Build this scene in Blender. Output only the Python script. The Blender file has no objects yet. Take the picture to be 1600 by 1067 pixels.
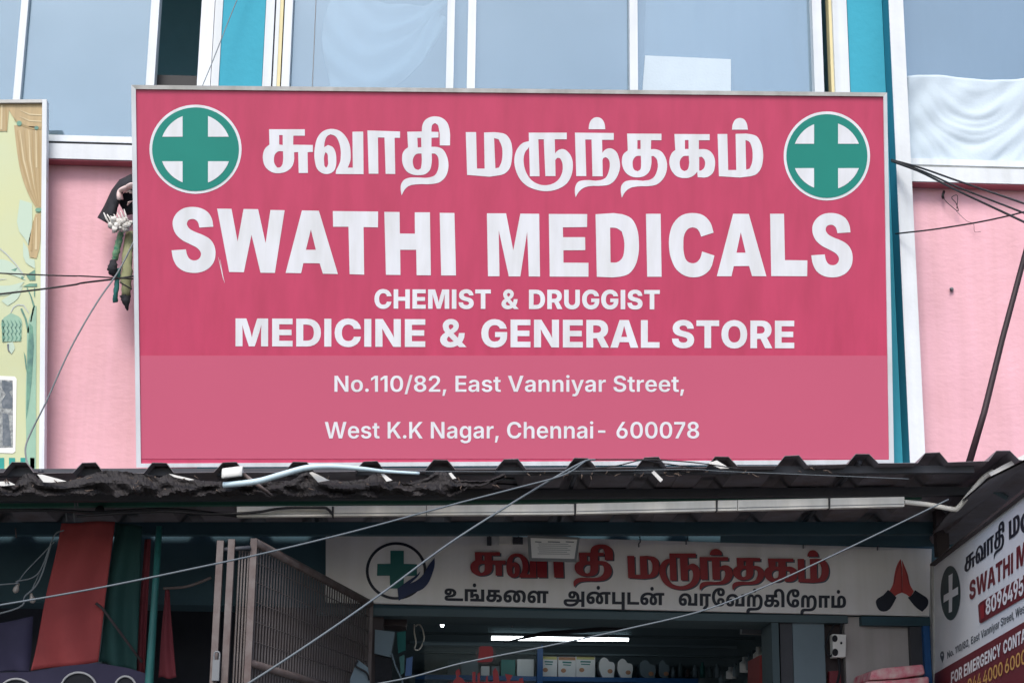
import bpy, math, random
import numpy as np
from mathutils import Vector, Matrix
from mathutils.geometry import delaunay_2d_cdt

# ------------------------------------------------------------------ camera
sc = bpy.context.scene
C = sc.collection
rnd = random.Random(11)
FPX, CX, CY = 2850.0, 800.0, 533.5
PITCH, YAW, ROLL = (math.radians(v) for v in (15.1, 2.5, 0.65))
EYE = np.array([0.0, -7.6, 1.6])
FW = np.array([math.sin(YAW)*math.cos(PITCH), math.cos(YAW)*math.cos(PITCH), math.sin(PITCH)])
_r = np.array([math.cos(YAW), -math.sin(YAW), 0.0]); _u = np.cross(_r, FW)
RT = _r*math.cos(ROLL) + _u*math.sin(ROLL)
UP = -_r*math.sin(ROLL) + _u*math.cos(ROLL)
cam = bpy.data.cameras.new('camera'); cam.sensor_width = 36.0; cam.lens = 36.0*FPX/1600.0
cam.clip_start = 0.05; cam.clip_end = 500
co = bpy.data.objects.new('camera', cam); C.objects.link(co)
m = Matrix.Identity(4)
for i in range(3):
    m[i][0], m[i][1], m[i][2], m[i][3] = RT[i], UP[i], -FW[i], EYE[i]
co.matrix_world = m
sc.camera = co

# ------------------------------------------------------------------ light: bright overcast street
SUN_EL, SUN_AZ = math.radians(50), math.radians(194)     # azimuth measured from +Y towards +X
w = bpy.data.worlds.new('World'); sc.world = w; w.use_nodes = True
nt = w.node_tree; bg = nt.nodes['Background']
sky = nt.nodes.new('ShaderNodeTexSky'); sky.sky_type = 'NISHITA'; sky.sun_disc = False
sky.sun_elevation = SUN_EL; sky.sun_rotation = SUN_AZ
sky.air_density = 1.0; sky.dust_density = 2.5; sky.ozone_density = 1.0
nt.links.new(sky.outputs[0], bg.inputs[0]); bg.inputs[1].default_value = 0.12
sun = bpy.data.lights.new('sun', 'SUN'); sun.energy = 1.3; sun.angle = math.radians(20); sun.color = (1.0, 0.97, 0.93)
so = bpy.data.objects.new('sun', sun); C.objects.link(so)
d = Vector((math.sin(SUN_AZ)*math.cos(SUN_EL), math.cos(SUN_AZ)*math.cos(SUN_EL), math.sin(SUN_EL)))
so.rotation_euler = d.to_track_quat('Z', 'Y').to_euler()
vs = sc.view_settings; vs.view_transform = 'Standard'; vs.look = 'None'; vs.gamma = 1; vs.use_curve_mapping = False
vs.exposure = 1.0

# ------------------------------------------------------------------ font outlines (flat print lettering)
BOLD = {
 ' ':'220:',
 '&':'557:229,-9,170,-4,120,13,80,40,50,74,31,114,25,158,38,218,74,267,131,311,259,392,281,410,293,429,297,448,285,477,249,489,223,483,206,467,200,443,209,406,235,367,275,320,562,0,414,0,175,259,131,310,94,372,79,445,84,487,100,525,126,558,160,583,201,599,249,604,294,599,333,584,365,561,388,531,403,496,407,457,398,405,371,358,328,318,206,231,177,203,165,167,174,134,200,113,238,106,299,120,354,161,394,224,409,302,526,302,515,205,481,121,424,59,384,38,309,2',
 '0':'564:282,-9,208,1,145,28,95,73,58,133,35,209,27,298,35,387,58,462,95,523,145,568,208,595,282,605,356,595,419,568,469,523,506,462,529,387,536,298,529,208,506,133,469,73,419,28,356,1;282,111,313,116,339,133,360,160,375,196,385,243,388,298,385,353,375,399,360,436,339,464,313,480,282,486,251,480,225,464,204,436,189,399,179,353,176,298,179,243,188,196,204,160,225,133,251,116',
 '1':'353:312,596,312,0,165,0,165,466,162,466,29,377,29,505,166,596',
 '2':'519:39,0,39,106,258,293,299,331,327,368,337,411,326,452,297,479,255,489,210,478,181,448,171,399,31,399,38,458,59,508,92,549,137,579,192,598,255,605,318,599,372,582,417,554,451,518,472,473,479,421,464,350,445,315,416,279,376,238,325,192,243,121,243,118,484,118,484,0',
 '3':'532:267,-9,199,-2,141,17,94,47,60,86,38,133,30,185,176,185,189,145,221,119,266,109,312,119,342,148,352,191,341,232,307,260,256,271,179,271,179,360,305,475,305,477,61,477,61,596,478,596,478,487,281,314,281,347,346,348,400,336,444,311,477,275,497,231,504,181,497,128,474,81,437,43,389,15,332,-3',
 '4':'528:13,105,13,220,241,596,384,596,160,223,160,220,515,220,515,105;303,0,303,140,307,191,307,372,441,372,441,0',
 '5':'516:256,-8,193,-3,138,15,93,44,58,82,35,128,26,180,169,180,181,141,212,114,256,104,303,116,335,149,346,199,334,249,303,282,256,294,204,281,171,247,38,263,61,596,452,596,452,477,186,477,175,347,177,347,225,385,297,399,371,385,432,344,473,281,488,203,481,145,459,93,424,51,378,19,321,-2',
 '6':'528:267,-8,206,-2,151,16,104,46,67,86,43,137,36,196,40,245,55,292,108,390,248,596,398,596,218,331,175,331,201,357,243,379,302,387,356,382,402,365,440,338,469,300,487,254,493,200,486,141,464,91,429,49,384,18,329,-2;265,105,311,117,343,150,354,197,343,244,311,277,265,289,219,277,188,244,176,197,188,150,219,117',
 '7':'477:63,0,302,473,302,476,22,476,22,596,455,596,455,476,215,0',
 '8':'538:268,-9,202,-3,143,13,95,39,58,74,35,115,27,161,32,198,46,230,96,281,168,308,168,310,120,326,81,356,56,395,48,443,55,487,76,527,110,559,155,584,208,599,268,605,329,599,383,584,427,559,461,527,482,488,489,443,481,395,456,356,418,326,369,310,369,308,442,281,492,230,506,197,510,161,502,115,479,74,442,39,394,13,335,-3;268,95,314,105,345,133,356,173,345,214,314,241,268,251,224,241,193,214,181,173,192,133,223,105;268,356,308,365,336,390,345,427,336,464,309,488,268,497,229,488,202,464,192,427,202,390,229,365',
 '9':'528:261,604,322,598,377,580,425,550,461,510,485,459,493,400,474,304,420,206,280,0,130,0,311,265,354,265,328,239,285,217,226,209,173,214,126,231,88,259,60,296,42,342,36,396,43,455,65,505,99,547,145,578,199,598;263,491,217,479,185,447,174,399,185,352,217,319,263,307,309,319,341,352,352,399,341,446,309,479',
 'A':'628:13,0,212,596,411,596,615,0,448,0,370,252,331,394,293,546,328,546,292,393,254,252,177,0;152,119,152,232,476,232,476,119',
 'C':'606:312,-9,235,0,167,27,109,71,65,131,37,207,27,298,37,389,65,465,110,525,167,569,236,596,312,605,413,589,494,545,551,475,569,431,580,381,429,381,417,420,393,450,359,468,316,475,276,470,242,454,215,428,195,393,183,349,179,298,183,245,195,201,215,166,242,141,276,126,315,121,358,128,392,146,416,176,430,215,580,215,555,131,501,60,420,10,369,-4',
 'D':'588:265,0,105,0,105,126,258,126,304,130,343,143,373,165,394,198,407,242,411,298,407,354,394,398,372,431,342,453,303,466,255,470,102,470,102,596,264,596,349,587,422,560,480,516,524,457,551,384,560,298,551,212,524,139,481,80,422,36,350,9;190,596,190,0,42,0,42,596',
 'E':'504:42,0,42,596,470,596,470,474,190,474,190,360,448,360,448,241,190,241,190,122,470,122,470,0',
 'F':'482:42,0,42,596,460,596,460,474,190,474,190,336,437,336,437,217,190,217,190,0',
 'G':'613:316,-9,235,1,165,29,107,74,64,135,36,210,27,297,37,388,66,464,111,524,169,568,238,596,314,605,412,590,492,547,549,482,576,398,426,398,412,430,389,455,358,470,318,475,277,470,243,454,216,429,195,394,183,350,179,298,183,246,195,203,215,168,243,142,277,126,318,121,384,134,424,169,438,222,467,219,322,219,322,327,582,327,582,247,574,173,548,110,508,60,454,22,389,-1',
 'H':'607:42,0,42,596,190,596,190,365,417,365,417,596,565,596,565,0,417,0,417,243,190,243,190,0',
 'I':'231:190,596,190,0,42,0,42,596',
 'L':'464:42,0,42,596,190,596,190,122,442,122,442,0',
 'M':'767:42,0,42,596,270,596,339,377,354,320,372,246,388,170,400,108,368,108,380,170,396,246,413,320,428,377,497,596,725,596,725,0,577,0,577,249,578,301,580,370,582,445,583,515,595,515,577,442,558,367,540,300,525,249,445,0,322,0,241,249,226,300,207,367,188,442,170,515,184,515,185,445,187,370,189,301,189,249,189,0',
 'N':'619:42,0,42,596,201,596,361,337,390,286,421,225,451,152,436,138,432,210,428,289,427,352,427,596,578,596,578,0,418,0,271,238,236,298,201,365,162,446,183,450,188,367,191,293,193,238,193,0',
 'O':'626:313,-9,237,0,168,27,110,71,65,131,37,207,27,298,37,389,65,465,110,525,168,569,237,596,313,605,390,596,458,569,516,525,561,465,589,389,599,298,589,207,561,131,516,71,458,27,390,0;313,121,352,126,386,142,412,167,432,202,444,245,448,298,444,350,432,394,412,429,386,454,352,470,313,475,274,470,241,454,215,429,195,394,183,350,179,298,183,245,195,202,215,167,241,142,274,126',
 'R':'543:42,0,42,596,289,596,353,590,407,572,451,542,484,502,504,453,511,395,504,338,483,290,449,251,404,223,349,206,284,200,131,200,131,316,264,316,316,325,348,352,360,395,348,439,316,466,264,476,190,476,190,0;370,0,229,272,385,272,530,0',
 'S':'545:278,-8,206,-3,145,15,95,44,58,84,35,136,27,200,169,200,184,152,221,123,277,113,326,121,358,142,369,173,359,201,328,222,272,238,211,251,139,275,86,310,52,357,41,418,49,471,71,516,107,553,154,581,211,599,277,605,343,599,399,581,445,553,479,514,501,468,509,414,368,414,360,443,342,465,314,479,277,483,232,476,203,456,193,427,203,399,233,379,282,364,333,353,414,328,472,290,507,240,518,177,511,123,490,77,455,40,407,14,348,-3',
 'T':'548:22,474,22,596,526,596,526,474,348,474,348,0,200,0,200,474',
 'U':'589:294,-8,223,-1,161,19,111,52,73,96,49,149,41,212,41,596,188,596,188,224,202,170,239,133,294,120,350,133,387,170,400,224,400,596,547,596,547,212,539,149,516,96,478,52,427,19,365,-1',
 'W':'861:172,0,13,596,176,596,232,342,248,255,263,163,277,75,247,75,262,163,278,255,296,342,356,596,505,596,565,342,583,255,599,163,615,75,584,75,598,163,613,255,629,342,685,596,848,596,689,0,523,0,454,275,432,385,411,510,450,510,428,386,408,275,339,0',
 'Y':'610:235,0,235,212,13,596,186,596,277,417,300,368,321,312,297,312,317,368,338,417,425,596,597,596,381,212,381,0',
}
SEMI = {
 ' ':'220:',
 ',':'220:29,-151,64,89,173,89,104,-151',
 '-':'530:398,290,398,203,130,203,130,290',
 '.':'220:111,-7,86,-2,65,12,51,33,46,58,51,83,65,104,86,118,111,122,136,118,157,104,171,83,176,58,171,33,157,12,136,-2',
 '/':'309:298,624,106,-90,12,-90,204,624',
 '0':'541:270,-8,203,1,146,28,100,72,67,133,46,208,39,298,46,387,67,463,100,523,146,568,203,595,270,604,338,595,395,568,441,523,474,463,495,387,502,298,495,208,474,133,441,72,395,28,338,1;270,84,306,90,336,109,360,140,377,182,388,235,392,298,388,361,377,414,360,457,336,488,306,507,270,513,235,507,205,487,181,456,163,414,153,361,149,298,153,235,163,182,181,140,205,109,235,90',
 '1':'344:287,596,287,0,178,0,178,498,174,498,35,399,35,503,168,596',
 '2':'508:50,0,50,79,259,280,308,332,338,377,348,424,336,472,301,504,250,515,198,503,164,468,152,414,47,414,54,468,73,515,104,552,145,581,195,598,251,604,308,599,357,582,398,555,428,520,447,478,454,430,441,363,423,330,396,292,358,250,307,199,202,95,202,91,462,91,462,0',
 '3':'521:261,-8,202,-3,149,14,105,40,72,74,50,117,41,166,152,166,168,122,207,93,261,83,317,94,355,127,366,151,369,180,356,230,339,251,314,267,283,277,245,281,182,281,182,356,323,501,323,505,71,505,71,596,457,596,457,515,263,320,263,343,325,343,379,329,422,303,455,267,475,224,482,174,475,123,453,79,419,42,375,15,321,-2',
 '4':'530:31,112,31,199,263,596,370,596,143,207,143,202,499,202,499,112;317,0,317,138,319,178,319,372,420,372,420,0',
 '5':'501:247,-8,191,-3,142,14,100,41,68,75,47,117,39,165,146,165,161,121,198,91,247,81,277,84,304,95,342,135,356,194,352,226,342,254,303,295,276,306,245,309,191,298,150,269,51,284,80,596,430,596,430,505,172,505,155,348,158,348,207,381,274,394,349,379,408,338,448,276,462,196,455,140,435,91,402,50,359,18,307,-1',
 '6':'530:266,-8,210,-2,160,16,117,46,84,86,63,135,56,193,61,239,75,285,100,336,136,394,273,596,386,596,195,318,170,318,195,346,236,368,289,377,341,371,385,354,422,327,450,290,467,245,473,192,466,136,446,88,415,48,373,17,323,-2;265,80,294,83,319,94,356,133,370,190,356,247,319,286,265,300,212,286,174,247,161,191,174,134,212,94',
 '7':'470:72,0,325,501,325,504,31,504,31,596,439,596,439,502,186,0',
 '8':'523:261,-8,200,-3,146,14,101,39,68,73,46,114,39,160,43,196,56,229,75,258,101,282,132,299,166,309,166,312,123,329,90,359,68,399,61,444,67,488,87,527,117,559,158,583,206,599,261,604,316,599,364,583,405,559,436,527,455,488,462,444,455,398,433,359,399,329,357,312,357,309,391,299,421,282,467,229,480,196,484,160,477,114,455,73,421,39,376,14,322,-3;261,76,319,87,357,120,371,168,356,218,317,252,261,264,205,252,166,218,152,168,165,120,203,87;261,347,310,358,343,388,355,434,343,478,310,508,261,519,212,508,179,478,168,434,179,389,213,358',
 '9':'530:263,604,319,598,370,580,412,550,445,510,466,461,473,403,468,357,454,311,430,260,393,202,256,0,143,0,334,278,360,278,335,250,294,228,241,219,189,225,144,242,108,269,80,306,62,351,56,404,63,460,83,508,115,549,157,579,207,598;264,516,210,502,173,463,160,406,173,349,210,310,264,296,318,310,355,349,369,405,355,463,318,502',
 'C':'603:313,-8,239,1,173,28,117,73,75,133,48,209,39,298,48,387,75,463,117,523,173,568,239,595,313,604,406,590,482,549,513,519,538,484,556,442,566,396,456,396,438,443,407,477,365,499,315,506,269,500,229,482,196,452,171,411,155,359,150,298,155,236,171,184,196,143,229,114,269,96,315,90,365,97,407,119,438,153,456,200,567,200,540,119,487,53,452,27,411,8,364,-4',
 'E':'496:58,0,58,596,450,596,450,504,167,504,167,347,429,347,429,256,167,256,167,92,451,92,451,0',
 'K':'576:137,143,137,250,175,308,215,362,261,419,416,596,552,596,299,310,291,312;58,0,58,596,167,596,167,422,166,276,167,223,167,0;427,0,239,278,308,361,556,0',
 'N':'619:58,0,58,596,181,596,384,273,411,227,440,170,471,100,459,97,454,166,451,233,450,287,450,596,561,596,561,0,438,0,255,291,222,347,188,409,145,492,160,494,165,411,168,342,169,292,169,0',
 'S':'533:270,-9,204,-4,148,13,102,40,67,77,45,123,36,179,144,179,150,150,163,126,207,95,269,84,330,95,372,124,383,145,387,168,374,206,337,231,279,250,213,267,145,291,94,325,63,370,52,428,59,477,80,520,114,556,158,582,211,599,271,604,332,599,384,582,427,555,459,520,480,478,488,430,382,430,371,464,348,490,313,506,270,511,213,501,176,474,163,434,167,412,178,395,215,370,264,354,320,340,387,318,444,284,482,235,493,204,496,168,490,119,469,75,437,40,392,13,336,-4',
 'V':'596:230,0,18,596,139,596,242,290,275,181,313,43,289,43,308,117,325,182,357,290,457,596,577,596,370,0',
 'W':'835:179,0,18,596,136,596,212,283,228,210,241,133,254,57,236,57,250,133,264,210,280,283,359,596,475,596,554,283,571,210,585,133,599,57,580,57,593,133,607,210,622,283,698,596,817,596,656,0,530,0,444,326,423,426,404,539,431,539,411,428,390,326,305,0',
 'a':'468:179,-9,138,-5,102,6,72,25,49,51,34,85,29,125,33,159,43,187,82,227,136,249,199,260,262,268,297,278,309,300,309,302,300,338,274,361,232,369,188,361,158,340,141,313,42,330,58,367,81,397,111,420,147,437,232,450,298,442,357,417,400,370,411,337,415,298,415,0,313,0,313,62,309,62,282,26,239,1;207,69,261,82,297,115,309,160,309,211,293,204,267,198,238,193,213,189,172,179,143,159,133,127,142,95,168,76',
 'e':'482:250,-9,188,-2,135,19,92,53,60,99,40,155,34,220,40,284,60,340,91,386,133,421,185,443,244,450,323,437,358,420,389,395,414,364,433,325,446,279,450,225,450,193,82,193,82,265,397,265,347,244,335,309,321,333,301,352,276,363,245,367,214,363,188,352,152,310,140,250,140,201,143,163,154,132,170,107,193,89,220,78,252,74,293,81,325,100,345,131,443,114,429,79,406,49,377,25,340,6,298,-5',
 'g':'510:247,-176,196,-173,153,-162,116,-146,87,-124,65,-98,51,-68,144,-41,163,-67,195,-88,247,-96,290,-90,323,-73,344,-44,351,-3,351,79,343,79,319,44,279,17,251,8,217,6,168,12,124,30,87,61,58,103,40,157,34,223,40,291,58,347,87,391,125,424,169,444,218,450,253,447,281,438,322,407,347,371,352,371,352,444,457,444,457,1,450,-54,430,-99,397,-133,355,-157,304,-172;248,90,278,94,304,106,325,125,340,152,349,185,352,224,349,263,340,297,325,325,304,346,279,359,248,363,216,359,190,345,170,324,155,296,143,224,146,186,155,153,170,126,191,106,216,94',
 'h':'500:160,259,160,0,53,0,53,596,159,596,159,334,147,334,170,384,202,421,243,443,294,450,337,445,374,431,405,406,427,373,442,332,446,282,446,0,339,0,339,265,334,305,317,335,289,353,253,360,205,348,172,314',
 'i':'213:53,0,53,444,160,444,160,0;107,507,83,511,63,524,50,542,45,564,50,587,63,606,83,618,107,622,130,618,150,606,164,587,168,564,164,542,150,524,130,511',
 'n':'499:160,259,160,0,53,0,53,444,155,444,156,334,147,334,170,384,202,421,243,443,294,450,337,445,374,431,404,406,427,373,442,332,446,282,446,0,339,0,339,265,334,305,317,335,289,353,253,360,205,348,172,314',
 'o':'496:248,-9,187,-2,135,20,92,54,60,100,40,156,34,220,40,285,60,341,92,387,135,422,187,443,248,450,309,443,361,422,404,387,436,341,456,285,462,220,456,156,436,100,404,54,361,20,309,-2;248,77,280,82,307,96,327,119,342,148,354,221,342,294,327,323,307,345,280,359,248,364,216,359,190,345,169,323,154,294,143,221,154,148,169,119,189,96,216,82',
 'r':'323:53,0,53,444,157,444,157,370,161,370,177,404,202,429,234,445,270,450,290,449,308,447,308,350,287,354,258,355,208,343,173,309,160,259,160,0',
 's':'448:224,-9,175,-5,132,6,95,24,66,50,45,82,33,120,134,136,146,108,165,88,192,76,226,72,259,75,285,87,301,103,307,123,303,141,292,155,273,165,247,173,171,189,116,207,77,234,53,270,45,315,51,353,68,387,95,414,131,434,175,446,226,450,274,447,314,436,348,418,375,394,394,365,405,332,310,315,283,355,259,367,228,371,198,368,174,357,158,341,152,321,167,289,185,278,214,270,291,254,346,236,385,211,408,177,416,134,410,94,391,59,362,30,324,9,277,-5',
 't':'291:265,444,265,361,8,361,8,444;72,552,179,552,179,126,182,106,189,92,203,84,223,81,242,83,261,86,276,3,241,-3,206,-5,148,2,106,26,81,64,72,117',
 'y':'480:50,-160,73,-77,90,-80,130,-83,159,-67,175,-30,182,-1,14,444,128,444,208,206,231,121,252,35,224,35,246,122,271,206,353,444,466,444,275,-58,241,-119,191,-157,159,-167,122,-170,81,-167',
}
TAMIL = {
 6:'763:225,-90,161,-86,109,-74,67,-54,38,-28,19,3,13,39,22,78,46,102,73,113,105,118,148,119,622,119,620,44,150,44,140,44,134,43,128,41,121,27,128,10,148,-3,182,-11,232,-14,237,-14,296,-11,344,-1,382,14,411,35,433,59,448,86,448,106,450,124,451,141,442,203,415,251,392,267,362,276,348,277,332,277,302,274,280,263,272,239,280,215,304,207,328,215,335,226,338,244,327,283,299,318,367,340,392,311,410,275,417,230,412,196,394,165,358,142,330,136,296,134,235,145,210,159,190,178,177,204,173,237,178,272,193,300,217,321,249,336,287,345,329,348,384,344,430,332,470,312,501,287,526,256,543,221,557,144,555,122,553,101,553,75,526,26,488,-15,440,-48,382,-72,314,-86,236,-90;610,-92,610,341,721,341,721,-92',
 10:'659:193,348,264,344,321,332,365,313,396,288,415,258,421,224,417,192,403,166,383,144,356,128,290,106,214,96,141,90,129,87,125,83,128,78,138,77,648,77,648,0,141,0,98,3,67,11,46,24,32,40,23,77,31,108,61,138,86,148,121,154,177,158,223,164,258,171,283,179,300,191,313,220,309,239,298,253,260,270,213,275,194,273,175,275,159,275,131,269,120,248,130,229,152,224,176,231,186,255,178,285,152,315,234,327,253,307,265,281,269,247,261,208,238,181,199,165,144,159,86,167,60,178,40,194,26,216,22,246,27,277,41,302,65,322,99,337,142,345',
 18:'577:187,-7,138,-4,96,5,64,20,40,41,25,68,20,101,25,132,41,159,67,182,106,198,159,209,226,212,370,212,426,210,471,202,507,187,543,152,553,129,557,100,548,55,524,21,484,0,429,-7,392,-5,356,1,372,75,389,72,408,70,440,79,449,89,452,104,444,124,426,135,400,140,370,141,211,141,172,140,147,133,133,122,128,105,132,88,144,77,163,71,188,69,227,76,251,98,258,118,260,144,260,264,179,264,179,181,78,172,78,341,482,341,482,264,368,264,368,150,366,113,358,81,328,33,302,15,270,2,232,-5',
 23:'455:42,0,42,341,153,341,153,77,445,77,445,0',
 31:'435:211,-128,141,-64,234,23,234,264,153,264,153,0,42,0,42,341,425,341,425,264,345,264,345,0',
 32:'614:412,348,464,342,508,324,543,294,568,254,583,204,588,143,583,76,568,22,544,-21,513,-53,457,-85,386,-102,293,-107,214,-107,171,-110,147,-119,133,-136,128,-162,129,-175,130,-187,21,-193,18,-166,17,-139,29,-90,60,-55,88,-41,124,-33,179,-31,284,-31,331,-29,371,-24,405,-14,431,2,452,24,466,54,474,93,477,142,475,182,468,214,457,239,442,257,424,268,403,272,380,268,364,258,347,228,342,180,342,0,231,0,231,179,231,208,229,230,219,259,208,268,193,272,176,269,165,260,153,230,151,182,151,0,40,0,40,187,46,248,63,291,90,321,130,341,181,348,211,346,237,338,275,309,306,264,269,266,306,310,352,338',
 34:'742:170,-7,127,-3,91,11,61,33,40,63,27,102,23,148,27,195,41,235,62,270,89,298,121,320,158,336,239,348,304,341,359,319,414,281,366,206,315,253,282,267,242,272,209,268,180,256,156,237,138,211,127,179,123,141,128,100,143,75,169,67,188,71,200,84,204,104,201,121,194,132,166,141,126,129,92,98,73,157,130,196,162,208,199,212,244,206,279,186,302,152,310,106,306,74,295,46,276,23,249,7,214,-4;353,0,353,285,366,282,366,341,732,341,732,264,652,264,652,0,540,0,540,264,464,264,464,0',
 36:'713:170,-7,127,-3,91,10,61,32,40,62,27,101,23,147,30,208,53,258,89,297,136,326,193,343,256,348,309,345,354,334,391,317,421,295,443,269,459,239,471,170,467,123,453,77,560,77,560,341,671,341,671,0,341,0,337,58,354,103,360,156,356,190,346,219,329,241,307,258,280,268,247,272,211,268,181,256,156,236,138,210,127,178,123,141,128,100,143,75,169,67,188,71,200,84,204,104,201,121,194,132,166,141,126,129,92,98,73,157,130,196,162,208,199,212,245,206,280,185,302,152,310,106,306,74,295,46,276,23,249,7,214,-4',
 41:'435:42,0,42,341,425,341,425,264,345,264,345,0,234,0,234,264,153,264,153,0',
 42:'194:-49,511,-2,507,38,497,72,480,100,458,130,419,147,363,151,326,153,280,153,0,42,0,42,261,40,325,31,379,8,417,-15,430,-47,435,-85,427,-105,406,-111,377,-107,344,-93,309,-203,309,-214,342,-218,378,-214,411,-203,440,-164,481,-109,503',
 47:'492:299,-7,241,-3,188,10,141,30,101,59,69,96,45,140,30,191,26,250,31,308,46,359,70,404,103,441,144,471,192,493,246,506,305,511,355,507,398,497,433,480,459,456,475,425,481,386,477,357,466,331,448,308,422,290,388,279,345,275,304,278,270,289,245,306,227,328,216,354,212,382,219,423,235,456,332,456,313,430,303,390,306,370,315,357,341,348,357,351,368,360,376,389,371,411,353,430,317,438,301,437,273,433,223,420,177,384,145,327,135,291,132,250,135,206,145,169,160,138,179,112,227,79,280,68,298,66,309,66,330,68,346,74,364,94,369,116,360,146,349,156,333,159,306,147,296,115,304,74,323,47,226,51,211,84,204,126,218,178,236,200,261,217,294,228,336,232,380,228,415,216,441,197,459,173,470,146,473,118,469,84,455,54,432,28,398,9,354,-3',
 48:'805:170,-7,127,-3,91,10,61,32,40,62,27,101,23,146,31,204,55,254,95,294,148,323,213,342,289,348,361,343,424,327,481,298,496,287,540,252,572,213,591,168,598,116,594,78,583,47,565,23,540,6,508,-4,470,-7,430,-3,396,8,370,27,350,53,338,85,334,124,342,179,365,230,401,274,418,293,454,318,493,335,535,345,582,348,645,342,696,324,734,296,760,259,776,217,781,170,773,100,754,40,729,-7,636,41,660,90,667,121,669,160,666,192,657,220,642,242,622,258,599,268,573,272,546,269,525,263,489,237,462,206,442,166,435,118,437,95,443,79,466,67,485,73,495,92,497,118,493,151,479,183,456,212,423,236,366,263,332,269,292,272,247,268,208,257,176,240,152,218,135,192,125,163,124,155,123,138,128,100,143,75,169,67,188,71,200,84,204,104,201,121,194,132,166,141,126,129,92,98,73,157,130,196,162,208,199,212,244,206,279,185,302,152,310,106,306,74,295,46,276,23,249,7,214,-4',
 78:'742:42,0,42,341,456,341,456,264,338,264,338,202,374,217,415,221,452,218,481,207,502,192,517,172,529,130,525,98,516,77,590,77,589,0,226,0,226,77,407,77,415,91,418,111,408,136,384,145,361,141,338,129,338,102,226,102,226,264,153,264,153,0;547,0,544,77,590,77,590,341,701,341,701,0;372,394,348,398,329,410,317,427,313,450,317,473,329,491,348,503,371,506,395,503,413,491,425,473,429,450,425,427,413,410,395,398',
 86:'849:170,-7,127,-3,91,10,61,32,40,62,27,101,23,146,31,204,55,254,95,294,148,323,213,342,289,348,361,343,423,327,480,297,495,287,537,251,570,212,591,168,598,117,594,78,583,47,565,23,539,6,507,-4,469,-7,428,-3,394,8,368,26,349,52,338,83,334,120,347,183,381,239,428,281,444,295,495,321,557,336,597,340,646,341,839,341,839,264,759,264,759,0,648,0,648,264,629,264,580,262,544,255,517,244,494,230,461,199,441,161,435,118,437,95,443,79,466,67,485,73,494,91,497,118,493,151,478,183,455,212,422,236,366,263,332,269,292,272,247,268,208,257,176,240,152,218,135,192,125,163,124,151,123,138,128,100,143,75,169,67,188,71,200,84,204,104,201,121,194,132,166,141,126,129,92,98,73,157,130,196,162,208,199,212,244,206,279,185,302,152,310,106,306,74,295,46,276,23,249,7,214,-4;425,394,401,398,383,410,370,427,366,450,370,473,383,491,401,503,425,506,448,503,467,491,479,473,483,450,479,427,467,410,448,398',
 88:'579:383,348,438,342,482,324,515,295,538,257,551,213,555,165,552,120,542,84,525,56,503,34,467,14,418,3,351,0,42,0,42,341,153,341,153,77,246,77,246,211,249,247,256,276,284,316,328,340;393,272,379,269,368,261,360,244,357,213,357,77,369,77,412,85,437,112,443,135,445,165,440,222,423,259,409,268;290,394,266,398,248,410,235,427,231,450,235,473,248,491,266,503,289,506,313,503,331,491,344,473,348,450,344,427,331,410,313,398',
 91:'614:412,348,464,342,508,324,543,294,568,254,583,204,588,143,583,76,568,22,544,-21,513,-53,457,-85,386,-102,293,-107,214,-107,171,-110,147,-119,133,-136,128,-162,129,-175,130,-187,21,-193,18,-166,17,-139,29,-90,60,-55,88,-41,124,-33,179,-31,284,-31,331,-29,371,-24,405,-14,431,2,452,24,466,54,474,93,477,142,475,182,468,214,457,239,442,257,424,268,403,272,380,268,364,258,347,228,342,180,342,0,231,0,231,179,231,208,229,230,219,259,208,268,193,272,176,269,165,260,153,230,151,182,151,0,40,0,40,187,46,248,63,291,90,321,130,341,181,348,211,346,237,338,275,309,306,264,269,266,306,310,352,338;308,394,285,398,266,410,253,427,249,450,253,473,266,491,285,503,308,506,331,503,350,491,362,473,366,450,362,427,350,410,331,398',
 131:'511:359,-170,359,0,42,0,42,341,153,341,153,77,359,77,359,341,470,341,470,-170',
}

# ------------------------------------------------------------------ measuring helpers: where a sight line meets a real plane
def ray(px, py): return FW + RT*(px-CX)/FPX - UP*(py-CY)/FPX
def hit(px, py, n, p0):
    d = ray(px, py); return EYE + d*(((p0-EYE) @ n)/(d @ n))
YN = np.array([0.0, 1.0, 0.0])
def P(px, py, y=0.0): return hit(px, py, YN, np.array([0.0, y, 0.0]))
def on_y(y): return lambda px, py, off=0.0: P(px, py, y-off)
def on_plane(p0, n):
    n = n/np.linalg.norm(n)
    if n @ (EYE-p0) < 0: n = -n
    f = lambda px, py, off=0.0: hit(px, py, n, p0 + n*off)
    f.n = n
    return f

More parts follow.
